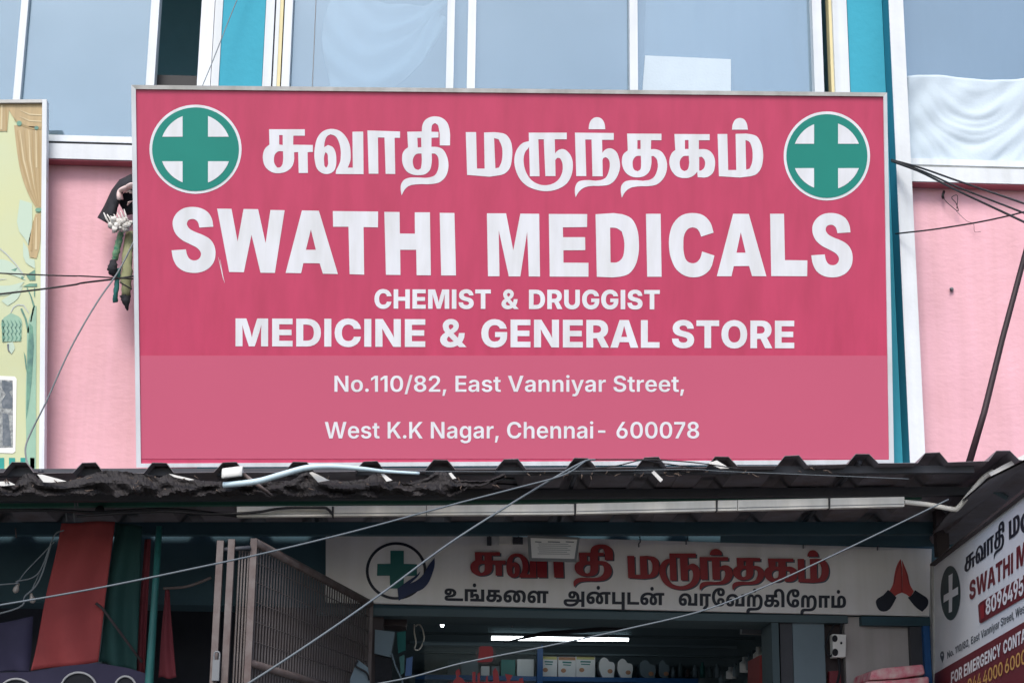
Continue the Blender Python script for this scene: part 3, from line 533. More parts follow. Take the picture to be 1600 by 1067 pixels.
# -- side window over the black cables
wr = MB().box((xp1+0.004, 0.003, zf0), (XR, 0.075, zf1)).build('window', ALU, bld)
pane(wr, 1410, 2400, 0.05)
# lintel and ground floor
BAN = on_y(-0.05)
zb = Z(1000, 953, 0.0)
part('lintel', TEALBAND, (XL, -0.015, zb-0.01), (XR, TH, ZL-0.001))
xs0, xs1 = X(606, 1000), X(1212, 1000)                 # shop opening
part('lintel_rail', SHOPG, (xs0-0.3, -0.03, Z(1000, 969)), (xs1+0.3, TH+0.05, zb-0.012))
part('door_frame', SHOPG, (X(1206, 1000, -0.02), -0.02, 0.131), (X(1217, 1000, -0.02), TH, Z(1000, 969)-0.001))
part('door_frame', STEEL, (X(1219, 1000), 0.0, 0.131), (X(1238, 1000), TH, Z(1000, 969)-0.001))
part('pier_panel', PANELG, (X(1239, 1000, -0.005), -0.005, 0.131), (X(1288, 1000), TH, zb-0.013))
part('conduit_recess', BROWN, (X(1289, 1000), 0.03, 0.131), (X(1319, 1000), TH, zb-0.013))
part('plaster_wall', WALLG, (X(1319.5, 1000), -0.008, 0.131), (X(1421, 1000), TH, zb-0.013))
part('side_opening', STEEL, (X(1422, 1000), 0.10, 0.131), (XR, TH, zb-0.013))
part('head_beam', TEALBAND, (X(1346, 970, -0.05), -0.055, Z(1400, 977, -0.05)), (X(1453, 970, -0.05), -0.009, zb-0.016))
part('side_post', STEEL, (X(1422, 1000, -0.04), -0.045, 0.131), (X(1440, 1000, -0.04), 0.02, Z(1400, 977, -0.05)-0.002))
part('side_post', BLUE, (X(1443, 1000, -0.07), -0.075, 0.131), (X(1453, 1000, -0.07), 0.0, Z(1400, 977, -0.05)-0.002))
# shop interior
yb = 2.4
part('shop_back_wall', SHOPC, (xs0-1.2, yb, 0.131), (xs1+1.0, yb+0.1, 2.9))
part('shop_side_wall', SHOPC, (xs0-1.3, TH+0.001, 0.131), (xs0-1.201, yb, 2.9))
part('shop_side_wall', SHOPC, (xs1+1.001, TH+0.001, 0.131), (xs1+1.1, yb, 2.9))
part('shop_ceiling', SHOPC, (xs0-1.2, TH+0.001, 2.84), (xs1+1.0, yb-0.001, 2.9))
part('shop_floor', CONCRETE, (xs0-1.2, 0.0, 0.10), (xs1+1.0, yb-0.001, 0.14))
part('wall_moulding', PANELG, (X(640, 1007, yb), yb-0.03, Z(900, 1009, yb)), (X(1150, 1007, yb), yb-0.001, Z(900, 1005.5, yb)))
# neighbouring shop, dark
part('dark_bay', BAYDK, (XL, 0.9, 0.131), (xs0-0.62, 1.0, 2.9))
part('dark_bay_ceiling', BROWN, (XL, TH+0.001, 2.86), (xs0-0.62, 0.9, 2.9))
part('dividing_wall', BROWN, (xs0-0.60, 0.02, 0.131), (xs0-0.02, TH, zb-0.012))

# ================================================================== CURTAINS BEHIND THE GLASS
def cloth(corners, fold, nu, nv, name, label, m=None):
    mb = MB(); A, B, D, E = [np.array(P(*c)) for c in corners]     # TL TR BR BL
    def fn(u, v):
        p = (A*(1-u)+B*u)*(1-v) + (E*(1-u)+D*u)*v
        dx, dy, dz = fold(u, v); return p + np.array([dx, dy, dz])
    mb.grid(fn, nu, nv)
    o = single(name, mb, m or CLOTH, label, 'curtain')
    o.modifiers.new('thickness', 'SOLIDIFY').thickness = 0.003
    return o
def fold1(u, v):
    s = (v*0.9 + 0.55*(u-0.55)**2*2.2)
    return (0.02*math.sin(9*v), 0.016*math.sin(26*s + 6*u) + 0.009*math.sin(17*u+3*v), -0.13*math.sin(math.pi*min(1, u*0.95))*(1-0.5*v) + 0.11*(u > 0.8)*(u-0.8)*5*v)
cloth(((512, -60, 0.088), (694, -10, 0.088), (690, 70, 0.088), (508, 170, 0.088)), fold1, 40, 36, 'curtain', 'loose white curtain sagging in a fold behind the centre window glass', BRIGHTP)
def fold2(u, v):
    t = ((u-0.02)/0.52 % 1.0)*2-1; g = max(0.0, 1-t*t)
    ph = v-0.62*g; k = min(1, v*2.2)*(0.35+0.65*g)
    pl = 0.0038*math.sin(25*ph+2*t+1.5*math.sin(7*u))*k + 0.0025*math.sin(57*ph+9*u+2*math.sin(11*v))*k + 0.004*math.sin(50*u+4*math.sin(3*v)+9*u*u)*(1-v)*(0.3+0.7*abs(t)) + 0.003*math.sin(16*v+23*u)
    return (0.004*math.sin(30*u), -pl, -0.012*math.sin(9*u)*v + 0.01*math.sin(14*u)*(1-v))
cloth(((1417, 120, 0.03), (1800, 128, 0.03), (1800, 268, 0.03), (1418, 257, 0.03)), fold2, 90, 40, 'curtain', 'white cloth curtain strung across the lower half of the window by the black cables', SHADECLOTH)
def fold3(u, v): return (0.006*math.sin(31*u), 0.014*math.sin(34*u+1.5*math.sin(4*v))+0.008*math.sin(13*u+5*v), 0.0)
cloth(((1012, -60, 0.12), (1266, -60, 0.12), (1275, 175, 0.12), (1004, 175, 0.12)), fold3, 60, 20, 'curtain', 'pale straight curtain added to brighten the centre window glass with the reflection sheet')  # added cloth, lightens this pane
cloth(((1414, -60, 0.14), (1700, -60, 0.14), (1700, 150, 0.14), (1414, 150, 0.14)), fold3, 60, 20, 'curtain', 'dim curtain added behind the upper glass of the window by the black cables', SHADEC2)  # added cloth, varies the tone of the upper pane
mb = MB(); mb.prism([P(1008, 87, 0.0505), P(1142, 93, 0.0505), P(1142, 165, 0.0505), P(1002, 165, 0.0505)], (0, 0.003, 0))  # bright reflection on the pane, put in as a pale sheet
single('reflection_sheet', mb, SHADECLOTH, 'pale sheet shaped as the bright reflection on the centre window glass above the sign', 'paper')

# ================================================================== MAIN SIGN
s0 = np.array([-1.26581124, -0.53682465, 4.56551988]); s1 = np.array([1.91291846, -0.42240906, 4.67993503]); s3 = np.array([-1.22336838, -0.17759094, 3.02711931])
SN = np.cross(s1-s0, s3-s0)
SG = on_plane(s0, SN)
sign = empty('shop_sign', (0.35, -0.3, 3.05), 'large pink red sign board with white pharmacy lettering hung on the teal wall', 'sign board')
OUT = [(205, 133), (1386, 145), (1397, 725), (213, 730)]
INN = [(212, 139.5), (1380.5, 151), (1389.5, 718), (220, 724)]
mb = MB(); mb.prism([SG(x, y, 0.0) for x, y in OUT], -SG.n*0.075); mb.build('box_body', ALU_GREY, sign)
mb = MB(); mb.prism([SG(x, y, 0.004) for x, y in INN], -SG.n*0.003); mb.build('face_sheet', SIGNRED, sign)
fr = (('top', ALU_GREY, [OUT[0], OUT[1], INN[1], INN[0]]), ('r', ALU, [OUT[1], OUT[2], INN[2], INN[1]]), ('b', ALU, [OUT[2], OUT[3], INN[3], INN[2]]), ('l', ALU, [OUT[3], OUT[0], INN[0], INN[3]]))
for nm, mm, q in fr:
    mb = MB(); mb.prism([SG(x, y, 0.012) for x, y in q], -SG.n*0.0115); mb.build('frame', mm, sign)
for x in (300, 1290):
    for y in (200, 660):
        a = SG(x, y, -0.076); mb = MB(); mb.tube([a, np.array([a[0], -0.005, a[2]+0.02])], 0.014, 6); mb.build('bracket', STEEL, sign)
mb = MB(); mb.prism([SG(x, y, 0.0055) for x, y in ((219.5, 555.5), (1388, 555.5), (1389.3, 716.5), (220, 716.5))], -SG.n*0.001); mb.build('address_patch', PATCH, sign)
# emblems
def emblem(cx, cy, rx, ry, vx0, vx1, hy0, hy1, sr):
    b = MB(); print_on(b, [ellipse(cx, cy, rx, ry, 64)], SG, 0.0050); e = b.build('cross_emblem', VINYL, sign)
    k = (rx-4.0)/rx; b = MB(); print_on(b, [ellipse(cx, cy, rx-4.2, ry-4.2, 64)], SG, 0.0062); b.build('green_disc', VGREEN, e)
    for sx, sy in ((-1, -1), (1, -1), (1, 1), (-1, 1)):
        x0 = vx1 if sx > 0 else vx0; y0 = hy1 if sy > 0 else hy0
        xe = math.sqrt(sr**2-(y0-cy)**2); ye = math.sqrt(sr**2-(x0-cx)**2)
        a0 = math.atan2(y0-cy, sx*xe); a1 = math.atan2(sy*ye, x0-cx)
        dlt = (a1-a0+math.pi) % (2*math.pi)-math.pi
        pts = [(x0, y0)] + [(cx+sr*math.cos(a0+dlt*i/10), cy+sr*math.sin(a0+dlt*i/10)) for i in range(11)]
        b = MB(); print_on(b, [pts], SG, 0.0074); b.build('white_sector', VINYL, e)
emblem(305.5, 233.5, 72, 69.5, 285.3, 325, 214, 252.3, 55.5)
emblem(1292, 244, 67.5, 69.5, 1272, 1309.5, 225, 263, 53.5)
# Tamil title, traced letter by letter
def T(ox, s, *cs): return [[(ox + x/7.115, 170 + y/7.115) for x, y in c] for c in cs]
TT = {
 'su': (400, [(145,230),(543,230),(543,302),(415,302),(413,402),(632,405),(632,482),(573,484),(577,716),(475,716),(468,484),(423,486),(421,590),(395,652),(335,700),(270,717),(215,717),(150,692),(100,642),(78,575),(78,505),(100,445),(149,400)],
      [(258,295),(297,295),(297,405),(258,400)], [(300,475),(250,476),(215,502),(199,560),(207,615),(235,655),(262,655),(290,628),(300,580)]),
 'va': (400, [(830,226),(930,248),(1000,315),(1040,400),(1052,490),(1050,575),(1020,657),(1076,657),(1072,258),(1192,255),(1196,729),(887,727),(890,690),(912,645),(935,590),(942,530),(940,450),(920,370),(880,305),(830,286),(790,308),(765,365),(757,430),(800,405),(850,425),(885,490),(893,560),(888,640),(868,690),(830,718),(780,727),(730,715),(680,670),(655,590),(648,500),(655,430),(680,330),(740,255)],
      [(758,600),(766,645),(780,657),(794,640),(799,560),(791,500),(772,484),(757,530)]),
 'aa': (560, [(100,243),(463,255),(463,325),(402,325),(410,727),(303,725),(290,322),(217,322),(222,724),(115,724)]),
 'thi': (560, [(705,255),(710,190),(740,130),(800,95),(870,88),(940,110),(990,160),(1012,225),(1018,410),(905,410),(895,225),(880,180),(852,162),(825,178),(812,222),(812,258),(890,260),(890,322),(812,325),(812,425),(880,428),(940,455),(980,520),(1000,600),(995,690),(960,770),(900,820),(820,838),(640,842),(560,860),(515,900),(480,965),(470,900),(475,840),(510,790),(570,768),(640,765),(790,765),(850,740),(885,675),(893,600),(880,530),(852,502),(815,500),(815,600),(790,690),(740,730),(670,740),(610,735),(540,700),(500,640),(485,560),(495,490),(525,450),(552,432),(543,258)],
      [(655,325),(697,325),(700,430),(660,432)], [(702,500),(645,505),(612,545),(608,620),(630,668),(665,682),(694,665),(704,600)]),
 'ma': (720, [(55,262),(170,262),(180,667),(265,667),(258,266),(430,268),(500,288),(550,350),(572,450),(568,560),(545,660),(500,715),(440,740),(70,737)],
      [(370,328),(420,342),(455,420),(463,510),(450,600),(424,655),(385,665)]),
 'ru': (720, [(755,268),(1178,268),(1178,342),(1045,342),(1053,750),(940,750),(922,342),(862,342),(876,752),(768,752)]),
 'ruring': (720, [(1046,505),(1085,462),(1140,450),(1200,490),(1240,570),(1246,650),(1230,740),(1180,830),(1090,890),(960,918),(850,905),(750,868),(670,800),(620,710),(595,600),(605,500),(640,430),(690,382),(757,363),(757,428),(717,480),(698,560),(705,640),(732,720),(780,790),(850,835),(930,852),(1020,835),(1080,795),(1120,730),(1133,640),(1120,580),(1097,550),(1072,548),(1048,575)]),
 'na': (880, [(130,268),(562,272),(562,348),(432,348),(440,752),(325,752),(315,345),(245,345),(257,750),(145,750)]),
 'nahook': (880, [(432,500),(470,455),(530,442),(590,480),(622,560),(632,640),(615,720),(570,800),(510,845),(430,858),(300,862),(225,882),(170,930),(138,985),(130,930),(135,865),(165,815),(230,796),(420,795),(470,770),(505,700),(518,620),(505,565),(475,540),(448,550),(434,585)]),
 'nadot': (880, [(283,230),(290,170),(318,120),(370,96),(425,112),(457,160),(468,230)]),
 'tha': (880, [(710,278),(1092,280),(1092,352),(978,352),(975,452),(1030,452),(1090,477),(1135,540),(1155,620),(1145,710),(1100,795),(1040,843),(970,860),(830,865),(740,885),(690,925),(652,990),(640,920),(645,862),(680,815),(750,796),(950,795),(1000,770),(1040,700),(1052,620),(1035,555),(1002,526),(980,530),(980,620),(950,710),(900,750),(830,765),(760,755),(700,717),(660,645),(652,570),(668,510),(718,465)],
      [(825,352),(860,352),(860,450),(825,450)], [(863,525),(812,530),(777,570),(772,625),(790,680),(828,697),(856,678),(865,620)]),
 'ka': (1020, [(240,283),(632,285),(632,352),(512,352),(512,452),(600,455),(655,490),(688,560),(690,640),(668,715),(610,760),(500,763),(494,702),(465,735),(420,763),(350,772),(270,755),(212,695),(185,620),(190,545),(217,488),(250,460)],
      [(357,350),(397,350),(398,450),(357,450)], [(400,525),(340,530),(305,570),(300,625),(320,678),(350,695),(384,680),(401,635)], [(516,538),(546,536),(575,572),(581,620),(565,665),(530,690),(516,690)]),
 'mam': (1020, [(720,283),(828,283),(838,683),(928,683),(920,282),(1090,285),(1155,308),(1202,380),(1225,480),(1222,590),(1197,675),(1150,730),(1085,752),(735,752)],
      [(1030,350),(1068,365),(1100,430),(1110,520),(1100,610),(1076,668),(1038,680)]),
 'mamdot': (1020, [(880,235),(890,170),(922,120),(965,105),(1010,117),(1042,160),(1058,235)]),
}
TR = {}
for k, v in TT.items(): TR[k] = [[smooth_poly(c, 48) for c in T(v[0], 1, *v[1:])]]
GROUPS = [('su',), ('va',), ('aa',), ('thi',), ('ma',), ('ru', 'ruring'), ('na', 'nahook', 'nadot'), ('tha',), ('ka',), ('mam', 'mamdot')]
LET = [outline_of([pc for k in g for pc in TR[k]]) for g in GROUPS]
for cs in LET: mb = MB(); print_on(mb, cs, SG, 0.0052); mb.build('letter', VINYL, sign)
# SWATHI MEDICALS, traced
def q4(ox, oy, s, *cs): return [[(ox+x/s, oy+y/s) for x, y in c] for c in cs]
SS = [(333,178),(325,130),(300,88),(255,62),(205,54),(150,62),(107,90),(82,132),(80,175),(98,222),(140,262),(195,290),(238,315),(256,343),(250,370),(232,385),(208,388),(185,378),(170,355),(162,319),(72,325),(82,378),(107,425),(150,455),(205,466),(260,460),(305,437),(335,400),(347,350),(340,298),(315,258),(270,230),(215,208),(182,188),(168,160),(175,140),(195,130),(217,132),(235,147),(246,183)]
S2 = [((x-72)*(1528-1270)/(346-72)+1270, (y-54)*(494-92)/(466-54)+92) for x, y in SS]
W1 = [[smooth_poly(q4(250,310,4,SS)[0])],
 q4(250,310,4,[(357,65),(447,66),(485,270),(522,67),(613,68),(660,280),(690,73),(779,75),(718,466),(628,465),(572,228),(524,462),(432,460)]),
 q4(250,310,4,[(785,466),(887,76),(993,78),(1112,473),(1018,471),(998,406),(896,405),(882,468)],[(912,322),(943,195),(974,322)]),
 q4(250,310,4,[(1080,80),(1363,83),(1362,182),(1272,180),(1276,477),(1185,474),(1178,178),(1082,178)]),
 q4(600,310,4,[(2,85),(97,86),(99,220),(193,221),(192,88),(287,88),(293,481),(204,481),(201,322),(101,322),(103,479),(12,478)]),
 q4(600,310,4,[(348,91),(440,92),(450,482),(357,482)]),
 q4(600,310,4,[(643,94),(763,94),(808,325),(852,96),(970,97),(975,489),(905,488),(895,210),(852,488),(780,488),(717,200),(722,487),(650,487)]),
 q4(600,310,4,[(1030,98),(1270,99),(1269,180),(1118,182),(1119,243),(1257,243),(1258,324),(1121,325),(1122,402),(1278,403),(1278,490),(1036,489)]),
 [smooth_poly(c, 40) for c in q4(600,310,4,[(1322,100),(1490,100),(1545,125),(1580,185),(1593,270),(1590,350),(1568,425),(1530,472),(1480,489),(1330,490)],[(1413,184),(1452,186),(1486,208),(1500,260),(1501,320),(1488,375),(1455,400),(1416,401)])],
 q4(950,310,4,[(237,97),(329,97),(335,490),(245,490)]),
 [smooth_poly(q4(950,310,4,[(660,215),(640,152),(598,108),(530,92),(460,107),(410,155),(385,225),(381,300),(395,380),(430,447),(480,483),(535,494),(592,482),(637,445),(665,358),(588,332),(574,378),(547,403),(520,405),(492,390),(475,345),(471,285),(478,225),(500,192),(528,182),(555,190),(572,212),(582,240)])[0])],
 q4(950,310,4,[(680,487),(782,97),(880,98),(990,487),(900,486),(882,423),(786,424),(772,487)],[(803,340),(830,212),(860,340)]),
 q4(950,310,4,[(1013,97),(1100,97),(1106,386),(1246,388),(1245,487),(1020,486)]),
 [smooth_poly(q4(950,310,4,S2)[0])]]
for l in W1: mb = MB(); print_on(mb, outline_of([l]), SG, 0.0052); mb.build('letter', VINYL, sign)
CB = 1490*.4
for wd, a, b in (('CHEMIST', 585, 767), ('&', 783.5, 810.5), ('DRUGGIST', 826.5, 1031)):
    f = lambda x: ((x, 482.2+(x-585)*1.2/446), (x, 452+(x-585)*1.2/446))
    text(mb, BOLD, wd, f(a)[0], f(b)[0], f(a)[1], f(b)[1], CB, SG, 0.0052, into=(VINYL, sign))
mb = MB()
for wd, a, b in (('MEDICINE', 368, 664.5), ('&', 687.5, 729), ('GENERAL', 752, 1030.5), ('STORE', 1050, 1241)):
    f = lambda x: ((x, 541+(x-368)*3.2/873), (x, 497.5+(x-368)*3.6/873))
    text(mb, BOLD, wd, f(a)[0], f(b)[0], f(a)[1], f(b)[1], CB, SG, 0.0052, into=(VINYL, sign))
mb = MB()
text(mb, SEMI, 'No.110/82, East Vanniyar Street,', (522.5, 612), (1069, 612), (522.5, 587), (1069, 587), CB, SG, 0.0066, into=(VINYL, sign))
text(mb, SEMI, 'West K.K Nagar, Chennai- 600078', (507.5, 684.7), (1092.5, 684.7), (507.5, 659), (1092.5, 659), CB, SG, 0.0066, into=(VINYL, sign))
mb = MB(); print_on(mb, [stroke([(341, 402), (345, 418), (349, 438)], [0.2, 1.0, 0.2]), stroke([(344, 406), (348, 430), (351, 442)], [0.3, 0.9, 0.3])], SG, 0.0052); mb.build('scratch', VINYL, sign)

# ================================================================== CURTAIN POSTER BOARD
PO = on_y(-0.14)
poster = empty('poster_board', P(30, 735, -0.14), 'yellow green poster board with golden drapes and a green plant in a white frame', 'sign board')
def slab(px, y, thick, name, m, parent):
    mb = MB(); mb.prism([P(a, b, y) for a, b in px], (0, thick, 0)); return mb.build(name, m, parent)
slab([(-560, 163), (67, 160), (66, 733), (-560, 722)], -0.139, 0.03, 'picture_sheet', POSTERBG, poster)
slab([(66, 155.5), (73, 155.5), (69, 735), (61, 735)], -0.155, 0.05, 'frame', ALU, poster)
slab([(-560, 160), (66, 155.5), (66, 160.5), (-560, 165)], -0.155, 0.05, 'frame', ALU_GREY, poster)
slab([(-560, 722), (60.5, 733), (60.5, 738), (-560, 727)], -0.155, 0.05, 'frame', ALU, poster)
def pr(name, m, polys, off=0.0015, parent=poster, plane=PO, sm=None):
    mb = MB()
    for p in polys:
        print_on(mb, [smooth_poly(p, sm) if sm else p], plane, off)
    return mb.build(name, m, parent)
dr = pr('printed_drape', GOLD, [[(22,196),(66,199),(64.5,322),(60,329),(52,318),(42,298),(32,268),(26,232)], [(-10,160),(66,160.5),(66,199),(52,200),(36,195),(22,185),(14,172),(11,205),(-10,206)], [(55,335),(63.5,333),(61.5,388),(57,404),(47,402),(44,386),(50,355)]], sm=40)
pr('drape_fold', GOLDD, [stroke([(27,204),(33,250),(46,296),(58,322)],[1,3,2,.5]), stroke([(38,204),(42,250),(52,296),(59,322)],[1,2.5,2,.5]), stroke([(50,204),(52,250),(57,296),(61,324)],[1,3,2,.5]), stroke([(60,203),(61,260),(62.5,318)],[2,2.5,.5]), stroke([(52,345),(49,392)],[1,2.5]), stroke([(22,187),(36,197),(52,202),(65,201)],[1,1.6,1.6,2]), stroke([(9,164),(10,205)],[1.5,2])], 0.003, dr)
pr('drape_highlight', GOLDL, [stroke([(31,204),(37,250),(49,297)],[1,2.6,.5]), stroke([(45,204),(47,250),(54,296)],[1,2.4,.5]), stroke([(56,204),(57,262)],[1.4,2.4]), stroke([(57,340),(56,390)],[1.5,3.5]), stroke([(30,182),(46,189),(65,190)],[.5,2,2]), stroke([(30,172),(46,179),(65,180)],[.5,2,2]), stroke([(3,164),(2,203)],[2,3])], 0.003, dr)
pr('tie_back', LEAF, [ellipse(60,328,5,3.2,14), ellipse(30,193,4,4,12), ellipse(57,200,3.5,3,12)], 0.0045, dr)
pr('mint_patch', MINT, [[(31,312),(50,318),(50,352),(45,384),(38,372),(30,362)], [(36,378),(44,390),(46,404),(54,406),(55,420),(40,410)]], sm=50)
for lf in ([(-10,404),(14,408),(34,428),(40,438),(20,430),(-10,424)], [(-10,446),(16,446),(38,440),(24,456),(0,462),(-10,462)], [(2,470),(20,458),(36,446),(28,466),(12,478)]): pr('pale_leaf', MINT, [lf], 0.0012, sm=40)
pr('printed_line', LILAC, [stroke([(-10,380),(10,397),(24,412),(38,431)],[1.6]*4), stroke([(-5,437),(10,436)],[1.5,.6])])
tr = pr('printed_trunk', LEAFL, [[(53,478),(57,478),(56,735),(39,735),(41,690),(40,640),(42,560),(45,500)]], sm=40)
pr('trunk_shade', LEAF, [[(46,505),(51,510),(53,540),(49,600),(45,632),(41,655),(42,600),(43,550)], [(37,549),(40,556),(43,585),(40,575)]], 0.003, tr)
pr('printed_leaf', LEAF, [[(41,430),(55,421),(55.5,438),(46,438)], [(35,448),(46,443),(58,443),(58,448)], stroke([(42,449),(48,462),(53,478),(48,503)],[1.5,2,3,2]), stroke([(33,482),(40,498),(45,520)],[3,3,4]), [(17,422),(28,418),(24,424)], ellipse(35,434,2.5,2,10), [(53,450),(55,450),(54.5,466),(53,462)]])
pr('printed_stalk', LILAC, [stroke([(17,488),(21,480),(28,476),(37,477),(45,489)],[1.2,1.6,1.6,1.6,1])])
bn = pr('banana_bunch', LEAFL, [[(3,500),(17,489),(33,498),(34,515),(33,533),(5,534),(3,518)]], sm=60)
pr('bunch_rib', LEAF, [stroke([(4+(k % 5)*6.3, 500+(k//5)*10), (7.5+(k % 5)*6.3, 507+(k//5)*10), (5+(k % 5)*6.3, 513+(k//5)*10)], [0.6, 2.2, 0.6]) for k in range(15)] + [stroke([(4,500),(5,534)],[3,3])], 0.003, bn)
pr('flower_bud', MINT, [[(11,536),(20,534),(23,544),(18,553),(12,546)]], sm=60)
pr('bud_shade', SLATE, [[(11,538),(14,537),(14,546),(18,553),(12,547)]], 0.003)
ph = pr('printed_photo', PAPER, [[(-30,586),(23,588),(26,592),(24,705),(20,708),(-30,706)]])
pr('photo_ground', PHOTOG, [[(-26,592),(20,594),(20.5,699),(-26,700)]], 0.0022, ph)
pr('photo_dark', SLATE, [[(3,594),(19,598),(20,608),(14,612),(20,622),(19,638),(4,638),(2,628),(9,616),(3,606)], [(4,645),(13,647),(15,668),(18,697),(4,696)], [(-22,600),(-4,598),(-4,690),(-22,690)]], 0.003, ph)
pr('teal_stripe', TEALST, [[(x, 715), (x+wd, 715), (x+wd, 732), (x, 732)] for x, wd in ((47, 7), (32, 7.5), (14, 9.5), (-4, 10.5), (-22, 11), (-42, 12))])

# ================================================================== RAG BUNDLE STUFFED BEHIND THE SIGN
def bq(x, y): return (140+x/4.54, 265+y/4.54)
rag = empty('rag_bundle', P(190, 485, -0.16), 'bundle of rolled rags and cloth strips wedged behind the sign edge', 'rag bundle')
def rp(name, m, pts, y, depth, sm=55, parent=rag):
    pts = smooth_poly([bq(*p) for p in pts], sm); v, F = fill([pts]); mb = MB(); n = len(v)
    k = len(pts); A = [P(a, b, y) for a, b in v]
    cx = sum(a for a, b in v)/n
    mb.add([p for p in A] + [p+np.array([0, depth, 0]) for p in A], [f[::-1] for f in F] + [tuple(n+i for i in f) for f in F])
    mb.add([P(a, b, y) for a, b in pts] + [P(a, b, y)+np.array([0, depth, 0]) for a, b in pts], [(i, k+i, k+(i+1) % k, (i+1) % k) for i in range(k)])
    return mb.build(name, m, parent)
def lumpy(name, m, pts3, rr, seed, parent=rag):
    r_ = random.Random(seed); mb = MB(); c = curve(pts3, 5); n = len(c); K = 9; V = []
    for i, p in enumerate(c):
        u = i/(n-1); r = np.interp(u, np.linspace(0, 1, len(rr)), rr)
        for q in range(K):
            a = 2*math.pi*q/K; s = r*(1+r_.uniform(-.22, .22)); V.append(p+np.array([math.cos(a)*s, math.sin(a)*s*0.8, 0.25*s*math.sin(a+1)]))
    F = [(i*K+q, i*K+(q+1) % K, (i+1)*K+(q+1) % K, (i+1)*K+q) for i in range(n-1) for q in range(K)] + [tuple(range(K-1, -1, -1)), tuple(range((n-1)*K, n*K))]
    mb.add(V, F, True); return mb.build(name, m, parent)
B = lambda x, y, d=-0.15: P(*bq(x, y), d)
# hood: a curved sheet of black cloth over the roll
mb = MB(); crown = [(60,345),(108,262),(160,150),(215,78),(300,36)]; low = [(130,385),(180,330),(205,240),(238,150),(310,110)]
def hood(u, v):
    a = u*4; i = min(3, int(a)); t = a-i
    p = np.array(crown[i])*(1-t)+np.array(crown[i+1])*t; q = np.array(low[i])*(1-t)+np.array(low[i+1])*t
    xy = p*(1-v)+q*v; return B(xy[0], xy[1], -0.10-0.075*math.sin(v*2.2)-0.008*math.sin(u*22+v*4))
mb.grid(hood, 24, 8); o = mb.build('hood_cloth', BLACKC, rag); o.modifiers.new('thickness', 'SOLIDIFY').thickness = 0.004
mb = MB()
def roll(u, v):
    a = 1.0+u*3.9; r = 112-u*10+6*math.sin(5*a); cx, cy = 292, 205
    return B(cx-(r-34*v)*math.cos(a-1.1)*0.92, cy-(r-34*v)*math.sin(a-1.1), -0.185+0.03*v*v+.004*math.sin(9*a))
mb.grid(roll, 60, 2); o = mb.build('paper_roll', PINKROLL, rag); o.modifiers.new('thickness', 'SOLIDIFY').thickness = 0.009
rp('roll_core', BLACKC, [(200,200),(225,130),(300,115),(310,300),(250,310)], -0.09, 0.03)
lumpy('crumpled_paper', FLUFF, [B(262,165,-.15), B(278,150,-.16), B(300,168,-.15)], [.004, .011, .009], 9); lumpy('crumpled_paper', PINKROLL, [B(268,255,-.15), B(285,230,-.16), B(300,225,-.15)], [.003, .009, .009], 12)
r_ = random.Random(4)
mb = MB()
for k in range(26):
    x, y = r_.uniform(150, 300), r_.uniform(345, 430); y = max(y, 345+(200-x)*0.25) if x < 200 else y
    c = B(x, y, -0.17-r_.uniform(0, .03)); s = r_.uniform(0.007, 0.016)
    V = []; F = []
    for i in range(5):
        for j in range(7):
            th = math.pi*i/4; phh = 2*math.pi*j/7; V.append(c+s*np.array([math.sin(th)*math.cos(phh), math.sin(th)*math.sin(phh), math.cos(th)])*(1+r_.uniform(-.3, .3)))
    F = [(i*7+j, i*7+(j+1) % 7, (i+1)*7+(j+1) % 7, (i+1)*7+j) for i in range(4) for j in range(7)]
    mb.add(V, F, True)
for k in range(7):
    a = 100+k*24; mb.tube([B(a, 300-abs(k-2)*12+30, -0.185), B(a+18, 345, -0.19), B(a+45, 395, -0.18)], [0.002, 0.0045, 0.004], 6)
mb.build('stuffing', FLUFF, rag)
lumpy('printed_strip', OLIVEL, [B(222,445,-.14), B(205,520,-.15), B(188,590,-.15), B(178,650,-.14)], [0.013, 0.0145, 0.015, 0.012], 1)
lumpy('black_bag', BLACKC, [B(168,640,-.15), B(162,690,-.165), B(166,735,-.16), B(180,760,-.15)], [0.012, 0.02, 0.018, 0.006], 2)
lumpy('olive_cloth', OLIVE, [B(282,440,-.13), B(268,600,-.14), B(262,760,-.145), B(262,898,-.13)], [0.016, 0.021, 0.022, 0.020], 3)
lumpy('teal_strip', TEALC, [B(208,700,-.13), B(196,790,-.135), B(184,880,-.14), B(180,942,-.13)], [0.010, 0.011, 0.010, 0.011], 5)
lumpy('black_tail', BLACKC, [B(250,890,-.13), B(262,940,-.14), B(268,1000,-.13)], [0.022, 0.016, 0.003], 6)
mb = MB(); mb.tube(curve([B(215,800,-.17), B(250,820,-.175), B(300,850,-.17)]), 0.003, 6); mb.build('tie_cord', BLACK, rag)

# ================================================================== AWNING OF CORRUGATED SHEETS
aw = empty('corrugated_awning', (0.2, -0.7, 2.8), 'rusty corrugated sheet awning running over both shop fronts', 'awning')
FY, BY = -1.25, -0.042
def front(px): return P(px, 738.5-(px/1600.0)**2*20.0, FY)
fl, frr = front(-300), front(1548)
bl_, br_ = P(-300, 812, -0.3), P(1500, 813, -0.3)
def edge(u): return front(-300+u*1848)
def back(u):
    p = bl_*(1-u)+br_*u; f = edge(u); t = (BY-FY)/(-0.3-FY); q = f+(p-f)*t; q[0] = f[0]; q[1] = BY; return q
